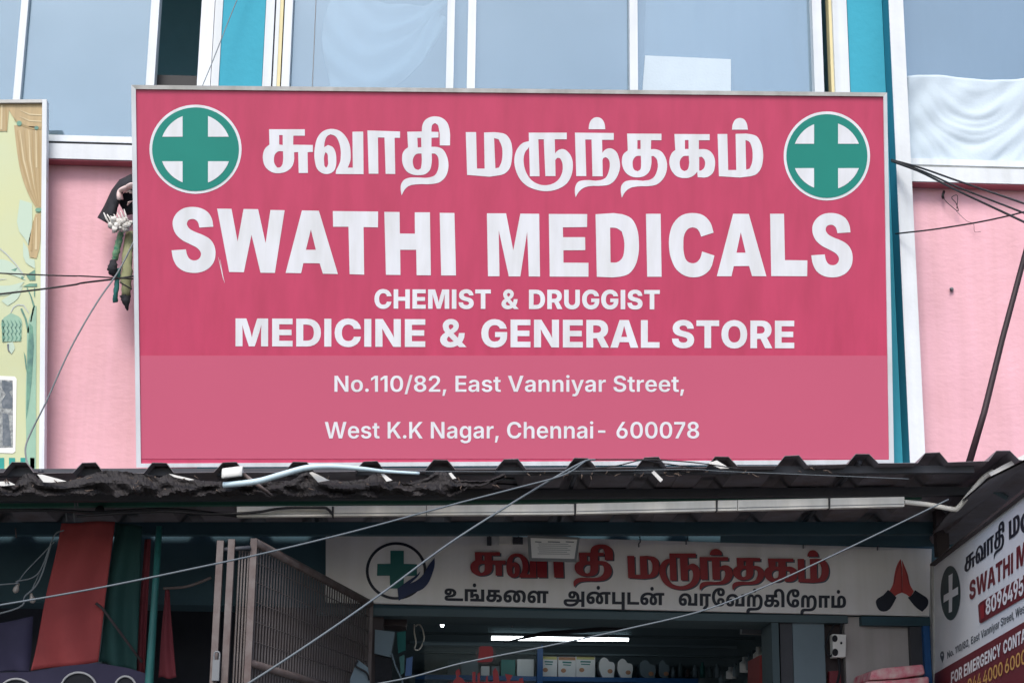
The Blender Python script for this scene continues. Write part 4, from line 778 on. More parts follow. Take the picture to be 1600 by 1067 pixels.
# crest positions along the front edge, in the same measure as the photograph's crests
pitch = 110.0; crest = [1568-pitch*k for k in range(26)]
sheets = [(-1100, -520), (-523, 60), (58, 610), (607, 1070), (1067, 1600)]
for a, b in sheets:
    prof = [(a, 0.0)]
    for c in sorted(crest):
        for dx, h in ((-24, 0), (-11, 1), (11, 1), (24, 0)):
            if a < c+dx < b: prof.append((c+dx, h))
    prof.append((b, 0.0)); prof.sort()
    mb = MB(); V = []; n = len(prof); lift = 0.003 if sheets.index((a, b)) % 2 else 0.0
    for px, h in prof:
        u = (px+300)/1848; hh = 0.036*h + lift
        jit = 0.006*math.sin(px*0.37)
        V.append(edge(u)+np.array([0, jit, hh]))
    for px, h in prof:
        u = (px+300)/1848; V.append(back(u)+np.array([0, 0, 0.036*h+lift]))
    F = [(i, i+1, n+i+1, n+i) for i in range(n-1)]
    mb.add(V, F); o = mb.build('corrugated_sheet', SHEET, aw); o.modifiers.new('thickness', 'SOLIDIFY').thickness = 0.0016
def beam(name, m, a, b, hh, dd, parent=aw):
    mb = MB(); a, b = np.array(a), np.array(b); e = np.array([0, 0, -hh]); f = np.array([0, dd, 0])
    mb.add([a, b, b+f, a+f, a+e, b+e, b+e+f, a+e+f], [(0,3,2,1),(4,5,6,7),(0,1,5,4),(1,2,6,5),(2,3,7,6),(3,0,4,7)]); return mb.build(name, m, parent)
beam('edge_purlin', STEEL, edge(-0.43)+np.array([0, 0.06, -0.004]), edge(0.99)+np.array([0, 0.06, -0.004]), 0.026, 0.03)
beam('purlin', STEEL, P(-1100, 776, -0.92), P(1520, 760, -0.92), 0.032, 0.04)
beam('green_purlin', GREENB, P(-1100, 787, -0.74), P(1440, 765, -0.74), 0.034, 0.04)
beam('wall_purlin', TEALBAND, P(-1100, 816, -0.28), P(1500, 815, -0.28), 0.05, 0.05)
for px in (60, 470, 905, 1347):
    a = edge((px+300)/1848)+np.array([0, 0.03, 0.012]); b = back((px+300)/1848)+np.array([0, 0, 0.012])
    mb = MB(); mb.tube([a, b], 0.009, 6); mb.build('rafter', STEEL, aw)
mb = MB(); a = P(1474, 806, -0.35); mb.box((a[0]-0.028, -0.34, float(P(1474, 868, -0.34)[2])), (a[0]+0.022, -0.29, a[2]+0.05)); mb.build('stay_post', BROWN, aw)

q0, q1 = back((1330+300)/1848), back(1.0); ext = (q1-q0)/(q1[0]-q0[0])
x0, x1 = 1.2, XR; zb2 = Z(1400, 852, -.131); mb = MB(); mb.prism([np.array([x0, -.131, zb2]), np.array([x1, -.131, zb2]), q0+ext*(x1-q0[0])+np.array([0, -.119, -.004]), q0+ext*(x0-q0[0])+np.array([0, -.119, -.004])], (0, .008, 0)); mb.build('flashing_board', TEALBAND, aw)
# torn black tarpaulin lying along the front edge
mb = MB(); up = [(-60,757),(0,757),(25,756),(30,747),(40,739),(52,741),(62,749),(100,753),(130,745),(150,738),(165,734.5),(200,737),(222,741),(250,746),(262,740),(272,745),(310,750),(345,752),(400,752),(455,751),(470,741),(482,737),(500,747),(540,752),(570,748),(585,739),(596,739),(610,752),(640,753),(668,746),(680,737),(700,738),(712,750),(760,751),(790,738)]
r_ = random.Random(8); V = []; nn = 0
xs = list(np.arange(-60, 792, 3.0)); NJ = 9
for x in xs:
    yu = float(np.interp(x, [p[0] for p in up], [p[1] for p in up]))+r_.uniform(-.9, .9); yl = (774 if x < 700 else 774-(x-700)*.30)+1.6*math.sin(x*0.11)+r_.uniform(-1.8, 1.8)
    for j in range(NJ):
        v = j/(NJ-1); cr = 0.011*math.sin(x*.055+4*math.sin(v*3+x*.013))+0.007*math.sin(x*.13-v*9+2*math.sin(x*.03))
        V.append(P(x+r_.uniform(-1, 1), yu+(yl-yu)*v, -1.285-0.016*math.sin(v*3.0)-cr*(0.4+v)+r_.uniform(-.002, .002)))
F = [(i*NJ+j, i*NJ+j+1, (i+1)*NJ+j+1, (i+1)*NJ+j) for i in range(len(xs)-1) for j in range(NJ-1)]
mb.add(V, F, False); o = single('tarpaulin', mb, TARP, 'torn black tarpaulin draped along the front edge of the awning', 'tarpaulin')
o.modifiers.new('thickness', 'SOLIDIFY').thickness = 0.004
k = 0
for pts, lb in (([(58,741),(66,741),(104,751.5),(80,753.5),(68,753)], 'long white plastic scrap on the tarpaulin below the poster'), ([(-8,752),(14,752),(24,757),(6,759),(-8,758)], 'white plastic scrap at the tarpaulin edge below the photo on the poster'),
            ([(264,740),(270,741),(304,749),(296,750),(272,745)], 'thin white plastic sliver on the tarpaulin below the sign corner'), ([(483,738),(488,737),(515,750),(497,753)], 'white plastic scrap just under the arch of the blue pipe'),
            ([(595,740),(600,740),(613,750),(604,752)], 'white plastic scrap beneath the far end of the blue pipe'), ([(701,739),(705,738),(713,747),(707,748)], 'small white plastic scrap on the awning between two bare crests'), ([(1018,738),(1022,735),(1036,749),(1032,753)], 'narrow white sliver caught under the awning by the wire loop'),
            ([(1106,723),(1120,719),(1140,731),(1126,732)], 'crumpled cream scrap lying on the sheet below the address')):
    mb = MB(); mb.prism([P(a, b, -1.325 if a < 1000 else -1.262) for a, b in pts], (0, 0.006, 0)); single('plastic_scrap', mb, PVCW, lb, 'scrap', 'plastic scraps on the awning')

# dry twigs and crumbs caught on the edge
mb = MB(); r_ = random.Random(21)
for k in range(70):
    x = r_.uniform(0, 1300); y = 745+r_.uniform(0, 22) if x < 780 else 738+r_.uniform(0, 10); y -= 0 if x < 900 else (x-900)*.02
    p = P(x, y, -1.33 if x < 780 else -1.262); a_ = r_.uniform(0, 6.3); L_ = r_.uniform(.006, .032); dv = np.array([math.cos(a_), r_.uniform(-.3, .3), math.sin(a_)*.6])
    q = np.array([r_.uniform(-.4, .4), 0, r_.uniform(-.4, .4)])*L_*.5
    mb.tube([p-dv*L_*.5, p+q, p+dv*L_*.5], [r_.uniform(.0008, .0016), r_.uniform(.0012, .003), .0008], 4)
o = mb.build('dry_twigs', TWIG); tag(o, 'dry twigs and leaf crumbs caught along the front edge of the awning', 'twigs', None, 'stuff')
# pipes lying on the edge
mb = MB(); mb.tube(curve([P(349,757.5,-1.33), P(400,752,-1.35), P(440,741,-1.36), P(480,730.5,-1.36), P(520,728.5,-1.36), P(565,732,-1.35), P(600,736,-1.33), P(655,739.5,-1.30)], 8), [0.0105]*25+[0.0105-0.0002*k for k in range(25)] + [0.0055]*7, 10)
single('plastic_pipe', mb, PVC, 'pale blue plastic pipe bowed over the front edge of the awning', 'pipe')
mb = MB(); A_, B_ = P(347,744,-1.33), P(379,740,-1.33); K = 14
def half(u, v):
    a = -0.5+u*3.6; return A_*(1-v)+B_*v + 0.024*np.array([0.05, -math.cos(a), math.sin(a)])
mb.grid(half, K, 5); o = single('broken_pipe', mb, PVCW, 'short broken piece of white pipe lying by the blue pipe end', 'pipe'); o.modifiers.new('thickness', 'SOLIDIFY').thickness = 0.004
mb = MB(); mb.tube([P(378,739,-1.3), P(402,757,-1.31), P(425,773,-1.31)], [0.007, 0.008, 0.003], 8); single('stick', mb, GATE, 'thin grey stick poking down beneath the pipe from the tarpaulin', 'stick')

# cable bundle above the tarpaulin, strung from the poster to past the sign corner
for k, (y0, y1, xe) in enumerate(((733.5, 735.5, 360), (738.5, 740, 620), (742.5, 743.5, 700), (746.5, 747.5, 720), (750.5, 750, 650))):
    mb = MB(); mb.tube(curve([P(-1500, y0-9, -1.02), P(-420, y0-1, -1.02), P(100, y0+.6, -1.0), P(300, (y0+y1)/2+.8, -1.0), P(xe, y1, -0.98), P(xe+160, y1+7, -0.9)], 6), [0.0042, 0.0028, 0.0038, 0.0028, 0.0035][k], 6)
    single('service_cable', mb, BLACK if k % 2 == 0 else WIREG, ('thick black cable highest in the bundle over the tarpaulin', 'thin grey cable under the topmost black one over the tarpaulin', 'black cable in the middle of the bundle over the tarpaulin', 'thin grey cable second from the bottom of the bundle over the tarpaulin', 'black cable lowest in the bundle over the tarpaulin')[k], 'cable', 'cables bundled over the awning')

# ================================================================== WIRES
def wire(pts, r, m, name, label, group=None, n=8):
    mb = MB(); mb.tube(curve([P(*p) for p in pts], n), r, 6); return single(name, mb, m, label, 'wire' if 'wire' in name else 'cable', group)
BK = 'black cables fanning out from the pilaster'
wire([(1393,250,-.14),(1440,263,-.3),(1500,284,-.6),(1600,318,-1.1),(1900,420,-2.6),(3000,790,-3.0)], 0.0045, BLACK, 'black_cable', 'uppermost black cable fanning out from the sign edge', BK)
wire([(1393,251,-.15),(1440,267,-.3),(1500,294,-.6),(1600,333,-1.1),(1900,452,-2.6),(3000,900,-3.0)], 0.0042, BLACK, 'black_cable', 'middle black cable of three fanning out from the sign edge', BK)
wire([(1393,252,-.16),(1440,270,-.3),(1500,300,-.6),(1600,347,-1.1),(1900,490,-2.6),(3000,1010,-3.0)], 0.0048, BLACK, 'black_cable', 'lowest black cable of three fanning out from the sign edge', BK)
wire([(1399,365.5,-.13),(1470,357,-.3),(1560,341,-.6),(1660,314,-1.0),(1900,238,-2.4),(2900,-100,-3.0)], 0.0034, BLACK, 'black_cable', 'thin black cable rising away from the pilaster across the pink wall')
wire([(-1700,370,-.5),(-320,415,-.36),(72,430,-.36),(130,431.5,-.3),(210,436,-.22)], 0.0030, BLACK, 'black_cable', 'thin black cable from the poster frame to the rag bundle')
wire([(-1700,690,-.5),(-320,500,-.36),(72,451,-.36),(130,442,-.3),(176,436.5,-.2),(212,431,-.2)], 0.0040, BLACK, 'black_cable', 'thicker lower black cable from the poster frame to the rag bundle')
wire([(212,372,-.2),(185,424,-.3),(150,475,-.36),(110,545,-.4),(72,628,-.42),(50,672,-.42),(40,698,-.45),(42,720,-.6),(52,738,-.9),(66,748,-1.2)], 0.0036, WIREG, 'grey_cable', 'grey cable sagging from the rag bundle across the poster corner')
wire([(314,140,-.35),(334,92,-.2),(356,36,-.1),(395,-60,-.06)], 0.0022, WIREG, 'grey_wire', 'thin grey wire slanting over the teal wall beside the open window')
wire([(-2200,1230,-2.8),(-700,1033,-2.4),(-60,953,-2.1),(0,945,-2.05),(160,917,-1.95),(330,882,-1.85),(430,860,-1.75),(560,828,-1.65),(700,790,-1.5),(800,764,-1.42),(880,742,-1.36),(915,720,-1.32)], 0.0030, WIREL, 'overhead_wire', 'pale wire rising from the tarps past the gate to the awning crest')
wire([(-200,1440,-2.2),(300,1118,-1.95),(390,1066,-1.9),(500,994,-1.8),(600,924,-1.65),(700,850,-1.5),(800,786,-1.4),(870,744,-1.36),(912,721,-1.32),(930,718,-1.3)], 0.0037, WIREL, 'overhead_wire', 'thicker pale wire crossing the round cross logo to the awning crest')
wire([(-600,1220,-1.9),(300,1110,-1.7),(600,1066,-1.65),(720,1036,-1.6),(850,1010,-1.55),(980,982,-1.5),(1100,953,-1.45),(1200,914,-1.4),(1300,868,-1.35),(1400,820,-1.3),(1482,780,-1.25)], 0.0028, WIREL, 'overhead_wire', 'pale wire running over the tube light and greeting banner to the awning corner')
wire([(930,718,-1.29),(1000,718,-1.29),(1040,719,-1.29),(1090,723,-1.28),(1160,733,-1.27)], 0.0022, BLACK, 'looped_wire', 'thin black wire lying along the sign bottom over the crests')
wire([(905,733,-1.3),(960,728,-1.3),(1002,719,-1.3),(1030,723,-1.28),(1090,731,-1.27)], 0.0022, BLACK, 'looped_wire', 'thin dark wire climbing over the awning crest beside the scrap')
wire([(560,736,-1.285),(800,736.5,-1.285),(960,735,-1.285),(1080,733,-1.285),(1130,736,-1.28),(1300,743,-1.28),(1420,748,-1.28)], 0.0013, WIREL, 'looped_wire', 'fine pale wire stretched level along the front of the awning')
mb = MB(); a, b = P(1513, 727, -0.95), P(1601, 400, -0.95); mb.tube([a, a+(b-a)*0.25+np.array([0.006, 0, 0]), a+(b-a)*0.6, b, a+(b-a)*2.4], [0.0135, 0.0125, 0.0115, 0.011, 0.011], 10)
single('leaning_pole', mb, MAROONP, 'dark leaning pole standing on the awning before the pink wall', 'pole')
# wall bits
mb = MB(); mb.tube(curve([P(1473,301,-.02), P(1476,312,-.03), P(1486,322,-.03), P(1497,330,-.03), P(1494,318,-.04), P(1487,309,-.03), P(1496,306,-.03), P(1495,326,-.04)], 6), 0.0018, 5)
mb.tube(curve([P(1475,299,-.02), P(1473,306,-.03), P(1474,310,-.02)], 5), 0.006, 6); mb.tube(curve([P(1494,330,-.02), P(1510,345,-.02), P(1521,350,-.02), P(1523,362,-.02), P(1533,362,-.02)], 5), 0.0010, 5)
single('wire_tuft', mb, BLACK, 'small tangle of thin wire sticking out of the pink wall', 'wire')
mb = MB(); mb.tube([P(1487, 452, -0.001), P(1487, 452, -0.012)], 0.009, 10); mb.tube([P(1485, 451, -0.008), P(1485, 451, -0.02)], 0.004, 8); single('wall_plug', mb, GREYF, 'small grey wall plug in the pink wall below the wire tuft', 'wall plug')

# ================================================================== WHITE CABLE TRUNKING UNDER THE AWNING
tk = empty('cable_trunking', P(900, 795, -0.85), 'long white plastic cable trunking fixed under the awning', 'cable trunking')
ty = -1.10
for x0, x1, yt0, yt1, hb0, hb1 in ((370, 666, 791, 789.5, 16, 15), (667, 898, 789.5, 787, 15, 16), (900.5, 1152, 786.5, 781, 16, 16), (1153, 1413, 781, 775.8, 16, 15)):
    mb = MB(); mb.prism([P(x0, yt0, ty), P(x1, yt1, ty), P(x1, yt1+hb1, ty), P(x0, yt0+hb0, ty)], (0, 0.03, 0)); cv = mb.build('cover', TRUNK, tk)
    mb = MB(); mb.prism([P(x0+1, yt0+hb0*.72, ty-.002), P(x1-1, yt1+hb1*.72, ty-.002), P(x1-1, yt1+hb1*.78, ty-.002), P(x0+1, yt0+hb0*.78, ty-.002)], (0, 0.0018, 0)); mb.build('lid_seam', GREYF, cv)
for x, y in ((898.5, 786), (520, 791), (1120, 781), (1296, 777)):
    mb = MB(); mb.prism([P(x-1.6, y, ty-.004), P(x+1.6, y, ty-.004), P(x+1.2, y+17, ty-.004), P(x-1.2, y+17, ty-.004)], (0, 0.036, 0)); mb.build('tie_strap', BLACK, tk)
mb = MB(); mb.tube(curve([P(1413,784,-1.09), P(1450,788,-1.09), P(1488,795,-1.09), P(1497,793,-1.09), P(1512,775,-1.11), P(1536,747,-1.14), P(1552,736,-1.14)], 6), 0.0092, 10)
single('bent_conduit', mb, TRUNK, 'thin white conduit bending up at the awning corner', 'conduit')
wire([(120,806,-1.05),(250,799,-1.08),(330,803,-1.1),(400,800,-1.115),(440,794,-1.115),(500,793,-1.115),(512,795,-1.115),(519,803,-1.115)], 0.0050, BLACK, 'dark_cable', 'thick dark cable drooping over the trunking end')
wire([(-200,800,-.9),(60,797,-.9),(150,800,-.88),(260,795,-.86),(372,806,-.84)], 0.0060, BLACK, 'dark_cable', 'dark cable slung under the green purlin above the red cloth')
mb = MB(); mb.prism([P(1545,739,-1.2), P(1566,727,-1.2), P(1604,708,-1.2), P(1640,694,-1.2), P(1640,703,-1.2), P(1600,718,-1.2), P(1568,734,-1.2), P(1549,744,-1.2)], (0, 0.012, 0)); single('sheet_offcut', mb, PVCW, 'pale sheet offcut poking out at the awning corner', 'scrap')
mb = MB(); mb.tube([P(1536,757,-1.0), P(1574,778,-1.0)], 0.010, 8); single('steel_arm', mb, SHOPG, 'short grey steel arm above the slanted board', 'bracket')
# second awning further along, seen from below
mb = MB(); A2 = P(1620, 712, -1.5); C0 = P(1452, 842, -.14); xe = np.array([2.2, 0, 0])
V = [C0, P(1478,806,-.85), P(1545,749,-1.5), A2, (A2+np.array([A2[0], -.85, C0[2]+.12]))*.5+np.array([0, .325, 0]), np.array([A2[0], -.14, C0[2]-.02])]
V = [V[0], V[1], V[2], V[3], np.array([A2[0], -.85, (A2[2]+C0[2]-.02)/2]), V[5]]; E3 = [V[3]+xe, V[4]+xe, V[5]+xe]; dz = np.array([0, 0, .008])
mb.add(V+E3, [(0,1,4,5), (1,2,3,4), (3,6,7,4), (4,7,8,5)]); mb.add([v+dz for v in V+E3], [(0,5,4,1), (1,4,3,2), (3,4,7,6), (4,5,8,7)]); single('side_awning', mb, SHEET, 'dark awning sheet above the slanted side board', 'awning')

# ================================================================== GREETING BANNER OVER THE SHOP
bn = empty('greeting_banner', P(980, 960, -0.05), 'white banner with red Tamil lettering above the pharmacy entrance', 'banner')
mb = MB(); mb.prism([P(509, 829, -.05), P(1456, 857, -.05), P(1452, 962.5, -.05), P(509, 940, -.05)], (0, 0.030, 0)); mb.build('board', BANNER, bn)
BOXES = [(735,790,862,899),(791,838,864,902),(838,888,866,902),(896,958,850,917),(980,1030,868,904),(1030,1094,864,921),(1093,1145,857,922),(1144,1194,871,922),(1194,1246,872,909),(1246,1295,859,910)]
for cs, (x0, x1, y0, y1) in zip(LET, BOXES):
    a = min(p[0] for c in cs for p in c); b = max(p[0] for c in cs for p in c); c0 = min(p[1] for c in cs for p in c); c1 = max(p[1] for c in cs for p in c)
    q = [[(x0+(x-a)/(b-a)*(x1-x0), y0+(y-c0)/(c1-c0)*(y1-y0)) for x, y in c] for c in cs]
    mb = MB(); print_on(mb, q, BAN, 0.0012, 0.007); mb.build('letter', INKRED, bn)
    # each letter's printed drop shadow: a flat grey copy shifted sideways and lower
    mb = MB(); print_on(mb, [[(x+2.2, y+1.6) for x, y in c] for c in q], BAN, 0.0006); mb.build('letter_drop_shadow', INKGREY, bn)
mb = MB(); CT = 0.6*520
for seq, x0, x1, yb0, yb1, hh in (([10,78,18,48,34], 694.5, 857, 938, 942, 17.5), ([6,86,131,23,86], 880.5, 1038, 942, 945, 17.5), ([36,31,47,36,91,18,42,47,32,41,88], 1060.5, 1322, 945.5, 949.5, 17.5)):
    text(mb, TAMIL, seq, (x0, yb0), (x1, yb1), (x0, yb0-hh), (x1, yb1-hh), CT, BAN, 0.0015, into=(INKDARK, bn))
lo = MB(); print_on(lo, outline_of([[ellipse(619,891.5,47.5,45,56), ellipse(619,891.5,43,40.7,56)]]), BAN, 0.0015); lg = lo.build('round_logo', INKDARK, bn)
mb = MB(); print_on(mb, [[(610,860),(631,860),(631,880.5),(651.5,881),(651.5,899),(631,899.5),(631,919),(609.5,919),(609,899),(589,899),(589.5,880.5),(610,880.5)]], BAN, 0.003); mb.build('cross', INKTEAL, lg)
hb = [(621,919.5),(636,908),(652,897),(657,892),(655,897),(641,911),(650,907),(662,896),(670,882),(679,871),(679.5,880),(675,897),(668,912),(660,920),(645,926),(623,938)]
mb = MB(); print_on(mb, [smooth_poly(hb, 50)], BAN, 0.0045); mb.build('hand_mark', INKBLUE, lg)
def n5(*p): return [(1200+x/5.333, 867+y/5.333) for x, y in p]
nm = MB(); print_on(nm, [smooth_poly(n5((1105,30),(1113,70),(1116,180),(1114,312),(1080,325),(1045,352),(1012,300),(1040,245),(1052,170),(1080,70)), 50), smooth_poly(n5((1117,40),(1138,90),(1165,160),(1185,250),(1215,300),(1185,352),(1150,325),(1118,312),(1119,180)), 50)], BAN, 0.0015); nh = nm.build('folded_hands', SKIN, bn)
for cu in ([smooth_poly(n5((1000,288),(1030,310),(1070,352),(1050,392),(995,462),(940,465),(905,420),(900,378),(960,332)), 60), smooth_poly(n5((1225,290),(1280,325),(1333,368),(1330,420),(1285,470),(1240,440),(1165,352),(1195,335)), 60)]): mb = MB(); print_on(mb, [cu], BAN, 0.003); mb.build('cuff', INKDARK, nh)
mb = MB(); print_on(mb, [stroke(n5((1108,45),(1115,180),(1116,312)), 0.8), stroke(n5((1098,60),(1062,170),(1050,245)), 0.8), stroke(n5((1128,80),(1160,170),(1178,245)), 0.8)], BAN, 0.003); mb.build('finger_line', MAROON, nh)
# fixings along the banner head
for k, (x0, x1, y0, y1, m_) in enumerate(((761, 768, 838, 851, STEEL), (780, 800, 837, 850, TRUNK), (802, 817, 839, 849, STEEL))):
    mb = MB(); mb.prism([P(x0, y0, -.075), P(x1, y0, -.075), P(x1, y1, -.075), P(x0, y1, -.075)], (0, 0.022, 0))
    mb.tube([P((x0+x1)/2, y0+2, -.07), P((x0+x1)/2+1, y0-16, -.06)], 0.002, 5); mb.build('fixing_clip', m_, bn)
for x, y in ((998, 850), (1072, 846), (1148, 836), (1255, 852), (520, 832), (526, 833), (1371, 855)):
    mb = MB(); mb.tube([P(x, y+4, -.056), P(x, y-1, -.066), P(x+2.5, y-4, -.066), P(x+1, y-16, -.03)], 0.0028, 6); mb.build('hanging_hook', STEEL, bn)
nb = empty('notice_frame', P(867, 872, -.32), 'small framed white notice hung over the red banner letters', 'notice')
mb = MB(); mb.prism([P(824, 836, -.33), P(906, 839, -.33), P(901, 877, -.33), P(827, 875, -.33)], (0, 0.02, 0)); mb.build('frame', GREYF, nb)
mb = MB(); mb.prism([P(829, 840, -.3325), P(902, 842.5, -.3325), P(897.5, 872.5, -.3325), P(831, 871, -.3325)], (0, 0.0022, 0)); mb.build('paper', PAPER, nb)
mb = MB(); NP = on_y(-.3325)
for k in range(7):
    y = 846+k*3.1
    for x0, x1 in (((836, 846), (856, 875), (884, 897)) if k == 0 else ((840+(k % 3), 893-(k*5) % 9),)): print_on(mb, [stroke([(x0, y), (x1, y+.6)], 1.6 if k == 0 else .7)], NP, 0.001)
mb.build('print_lines', GREYF, nb)

# ================================================================== SLANTED SIDE BOARD
hp = P(1000, 1292, 10.0)-EYE; dirv = np.array([hp[0], hp[1], 0.0])/np.hypot(hp[0], hp[1])
b0 = P(1453, 950, -0.06); BD = on_plane(b0, np.cross(dirv, np.array([0, 0, 1.0])))
sb = empty('side_board', b0-np.array([0, 0, .3]), 'white and maroon pharmacy board standing out from the wall beside the entrance', 'sign board')
def bpoly(name, m, polys, off=0.0015, th=0.0):
    mb = MB()
    for p in polys: print_on(mb, outline_of([p]) if isinstance(p[0], list) else [p], BD, off, th)
    return mb.build(name, m, sb)
far = 1700
YT = lambda x: 884-(x-1453)*0.787; YB = lambda x: 1054-(x-1457)*0.58
mb = MB(); mb.prism([BD(1453, 884), BD(far, YT(far)), BD(far, 1290), BD(1453, 1190)], -BD.n*0.035); mb.build('white_panel', BOARDW, sb)
mb = MB(); mb.prism([BD(1457, 1054, .002), BD(far, YB(far), .002), BD(far, 1290, .002), BD(1457, 1190, .002)], -BD.n*0.0018); mb.build('maroon_panel', MAROON, sb)
mb = MB(); mb.prism([BD(1453, 885, .006), BD(1456.5, 882, .006), BD(1460, 1195, .006), BD(1456.5, 1195, .006)], -BD.n*0.05); mb.build('frame', ALU_GREY, sb)
mb = MB(); mb.prism([BD(1453, 884, .02), BD(far, YT(far), .02), BD(far, YT(far)-7, .02), BD(1453, 880.5, .02)], -BD.n*0.06); mb.build('frame', BROWN, sb)
e_ = MB(); print_on(e_, [ellipse(1485, 926, 15.5, 42.5, 40)], BD, .0015); em = e_.build('cross_emblem', BOARDG, sb)
mb = MB(); print_on(mb, [[(1482,899),(1488.5,895),(1488,921.5),(1497,916),(1497,928),(1488,933),(1487.5,955),(1482.5,957),(1482.5,936),(1474,941.5),(1474.5,929.5),(1482.5,925)]], BD, .003); mb.build('white_cross', BOARDW, em)
# Tamil name: the traced letters again, laid along the board
x_lo = min(p[0] for cs in LET for c in cs for p in c); tops, base = 203.0, 272.0
mb = MB()
def lay(x, y, split):
    if x < 720: u = (x-411)/(703-411); px = 1507+u*(1569-1507)
    else: u = (x-728)/(800-728); px = 1576+u*(1593-1576); px = px if u < 1 else 1593+(x-800)*0.31
    hb0 = 896-(px-1507)*0.775; hh = 23.5+(px-1507)*0.085
    return (px, hb0-(base-y)/(base-tops)*hh)
for cs in LET: mb = MB(); print_on(mb, [[lay(x, y, 0) for x, y in c] for c in cs], BD, .0015); mb.build('letter', INKDARK, sb)
mb = MB()
text(mb, BOLD, 'SWATHI', (1514.5, 938), (1582.5, 894.5), (1514.5, 909), (1582.5, 862.5), CB, BD, .0015, into=(MAROON, sb))
text(mb, BOLD, 'MEDICALS', (1588, 889), (1688, 827), (1588, 855), (1688, 783), CB, BD, .0015, into=(MAROON, sb))
pb = bpoly('phone_bar', MAROON, [[(1528,945),(1531,941),(far,835),(far,874),(1533,973),(1530,972)]], .0025)
text(None, BOLD, '8096495', (1540, 961), (1599, 928), (1540, 936), (1599, 898), CB, BD, .004, into=(INKWHITE, pb))
mb = MB(); print_on(mb, [[(1531,947),(1537,943),(1538,964),(1533,967.5)]], BD, .004); mb.build('phone_icon', INKRED, pb)
mb = MB(); text(mb, SEMI, 'No. 110/82, East Vanniyar Street, West', (1480, 1028.5), (1603, 955), (1480, 1018), (1603, 941), CB, BD, .0015)
print_on(mb, outline_of([[smooth_poly([(1469,1021),(1471,1017),(1474,1017),(1475,1021),(1472.5,1035)], 60), ellipse(1472,1022.5,1.4,2,10)]]), BD, .0015); mb.build('address_lettering', INKGREY, sb)
mb = MB()
for wd, a, b in (('FOR', 1486, 1503.5), ('EMERGENCY', 1506, 1563.5), ('CONTACT', 1567.5, 1616)):
    f = lambda x: ((x, 1068.5-(x-1486)*.575), (x, 1050-(x-1486)*.60))
    text(mb, BOLD, wd, f(a)[0], f(b)[0], f(a)[1], f(b)[1], CB, BD, .0035, into=(INKWHITE, sb))
mb = MB()
for wd, a, b in (('044', 1512, 1533), ('4000', 1536, 1566.5), ('6000', 1570, 1603)):
    f = lambda x: ((x, 1081-(x-1512)*.50), (x, 1061-(x-1512)*.53))
    text(mb, SEMI, wd, f(a)[0], f(b)[0], f(a)[1], f(b)[1], CB, BD, .0035, into=(INKYEL, sb))

# ================================================================== FOLDING GATE
ga = empty('folding_gate', P(480, 1067, -0.6), 'grey folding steel gate swung out beside the pharmacy entrance', 'gate')
A0 = np.array([X(577, 1000, -.06), -.06]); A1 = np.array([X(392, 950, -1.2), -1.2])
gn = np.array([A1[1]-A0[1], -(A1[0]-A0[0]), 0.0]); GT = on_plane(np.array([A0[0], A0[1], 2.0]), gn)
gd = np.append((A1-A0)/np.linalg.norm(A1-A0), 0)
zfar, znear = float(GT(580, 944)[2]), float(GT(395, 846)[2])
def gp(t, z): return np.array([A0[0]+(A1[0]-A0[0])*t, A0[1]+(A1[1]-A0[1])*t, z])
def ztop(t): return zfar+(znear-zfar)*t
mb = MB(); mb.tube([gp(0, ztop(0)), gp(1, ztop(1))], 0.016, 6); mb.build('top_rail', GATE, ga)
mb = MB(); zm = float(GT(395, 1036)[2]); mb.tube([gp(0, zm-0.04), gp(1, zm)], 0.014, 6); mb.build('middle_rail', GATE, ga)
for t, r in ((0.0, 0.012), (1.0, 0.0115)):
    mb = MB(); mb.box(tuple(gp(t, 0.135)-np.array([r, r, 0])), tuple(gp(t, ztop(t)+.012)+np.array([r, r, 0]))); mb.build('post', GATE, ga)
NB = 46; base = None
for k in range(NB):
    t = (k+0.6)/NB; z1 = ztop(t)-0.006
    if base is None:
        mb = MB(); mb.tube([(0, 0, 0), (0, 0, 1)], 0.0038, 5); base = mb.build('bar', GATEBAR, None); o = base
    else: o = base.copy(); C.objects.link(o)
    o.parent = ga; o.location = tuple(gp(t, 0.14)-np.array(ga.location)); o.scale = (1, 1, z1-0.14)
for k in range(9):
    z = 2.02+k*.062; mb = MB(); t0_ = 0.0; dz = lambda t: (ztop(t)-zfar)*(z-1.9)/.7
    mb.tube([gp(0.01, z), gp(.99, z+dz(1))], .0022, 4); mb.build('cross_bar', GATEBAR, ga)
for px0, px1, pb, yt in ((340, 350, 327, 845), (357, 368, 341, 843)):
    a = P((px0+px1)/2, yt, -1.22); mb = MB(); mb.box((a[0]-.0115, -1.235, .135), (a[0]+.0115, -1.205, a[2])); mb.build('post', GATE, ga)
a = P(345, 850, -1.22); b = P(392, 850, -1.22)
mb = MB(); mb.tube([(b[0], -1.22, a[2]-.01), (a[0], -1.22, a[2]-.02)], 0.008, 6); mb.build('link_bar', STEEL, ga); mb = MB(); mb.tube([(b[0], -1.21, 2.05), (a[0], -1.21, 2.05)], 0.008, 6); mb.build('link_bar', STEEL, ga)
for k in range(4):
    x = a[0]+(b[0]-a[0])*(0.62+0.1*k); o = base.copy(); C.objects.link(o); o.parent = ga
    o.location = tuple(np.array([x, -1.2, 0.14])-np.array(ga.location)); o.scale = (1, 1, a[2]-.16)
pb_ = P(338, 1040, -1.25); mb = MB(); mb.box((pb_[0]-.012, -1.262, pb_[2]-.05), (pb_[0]+.012, -1.237, pb_[2]+.02)); mb.tube(curve([pb_+np.array([-.009, 0, .015]), pb_+np.array([-.008, 0, .045]), pb_+np.array([.008, 0, .045]), pb_+np.array([.009, 0, .015])], 4), .003, 6)
single('padlock', mb, GREYF, 'small padlock hanging on the outer gate post', 'padlock')

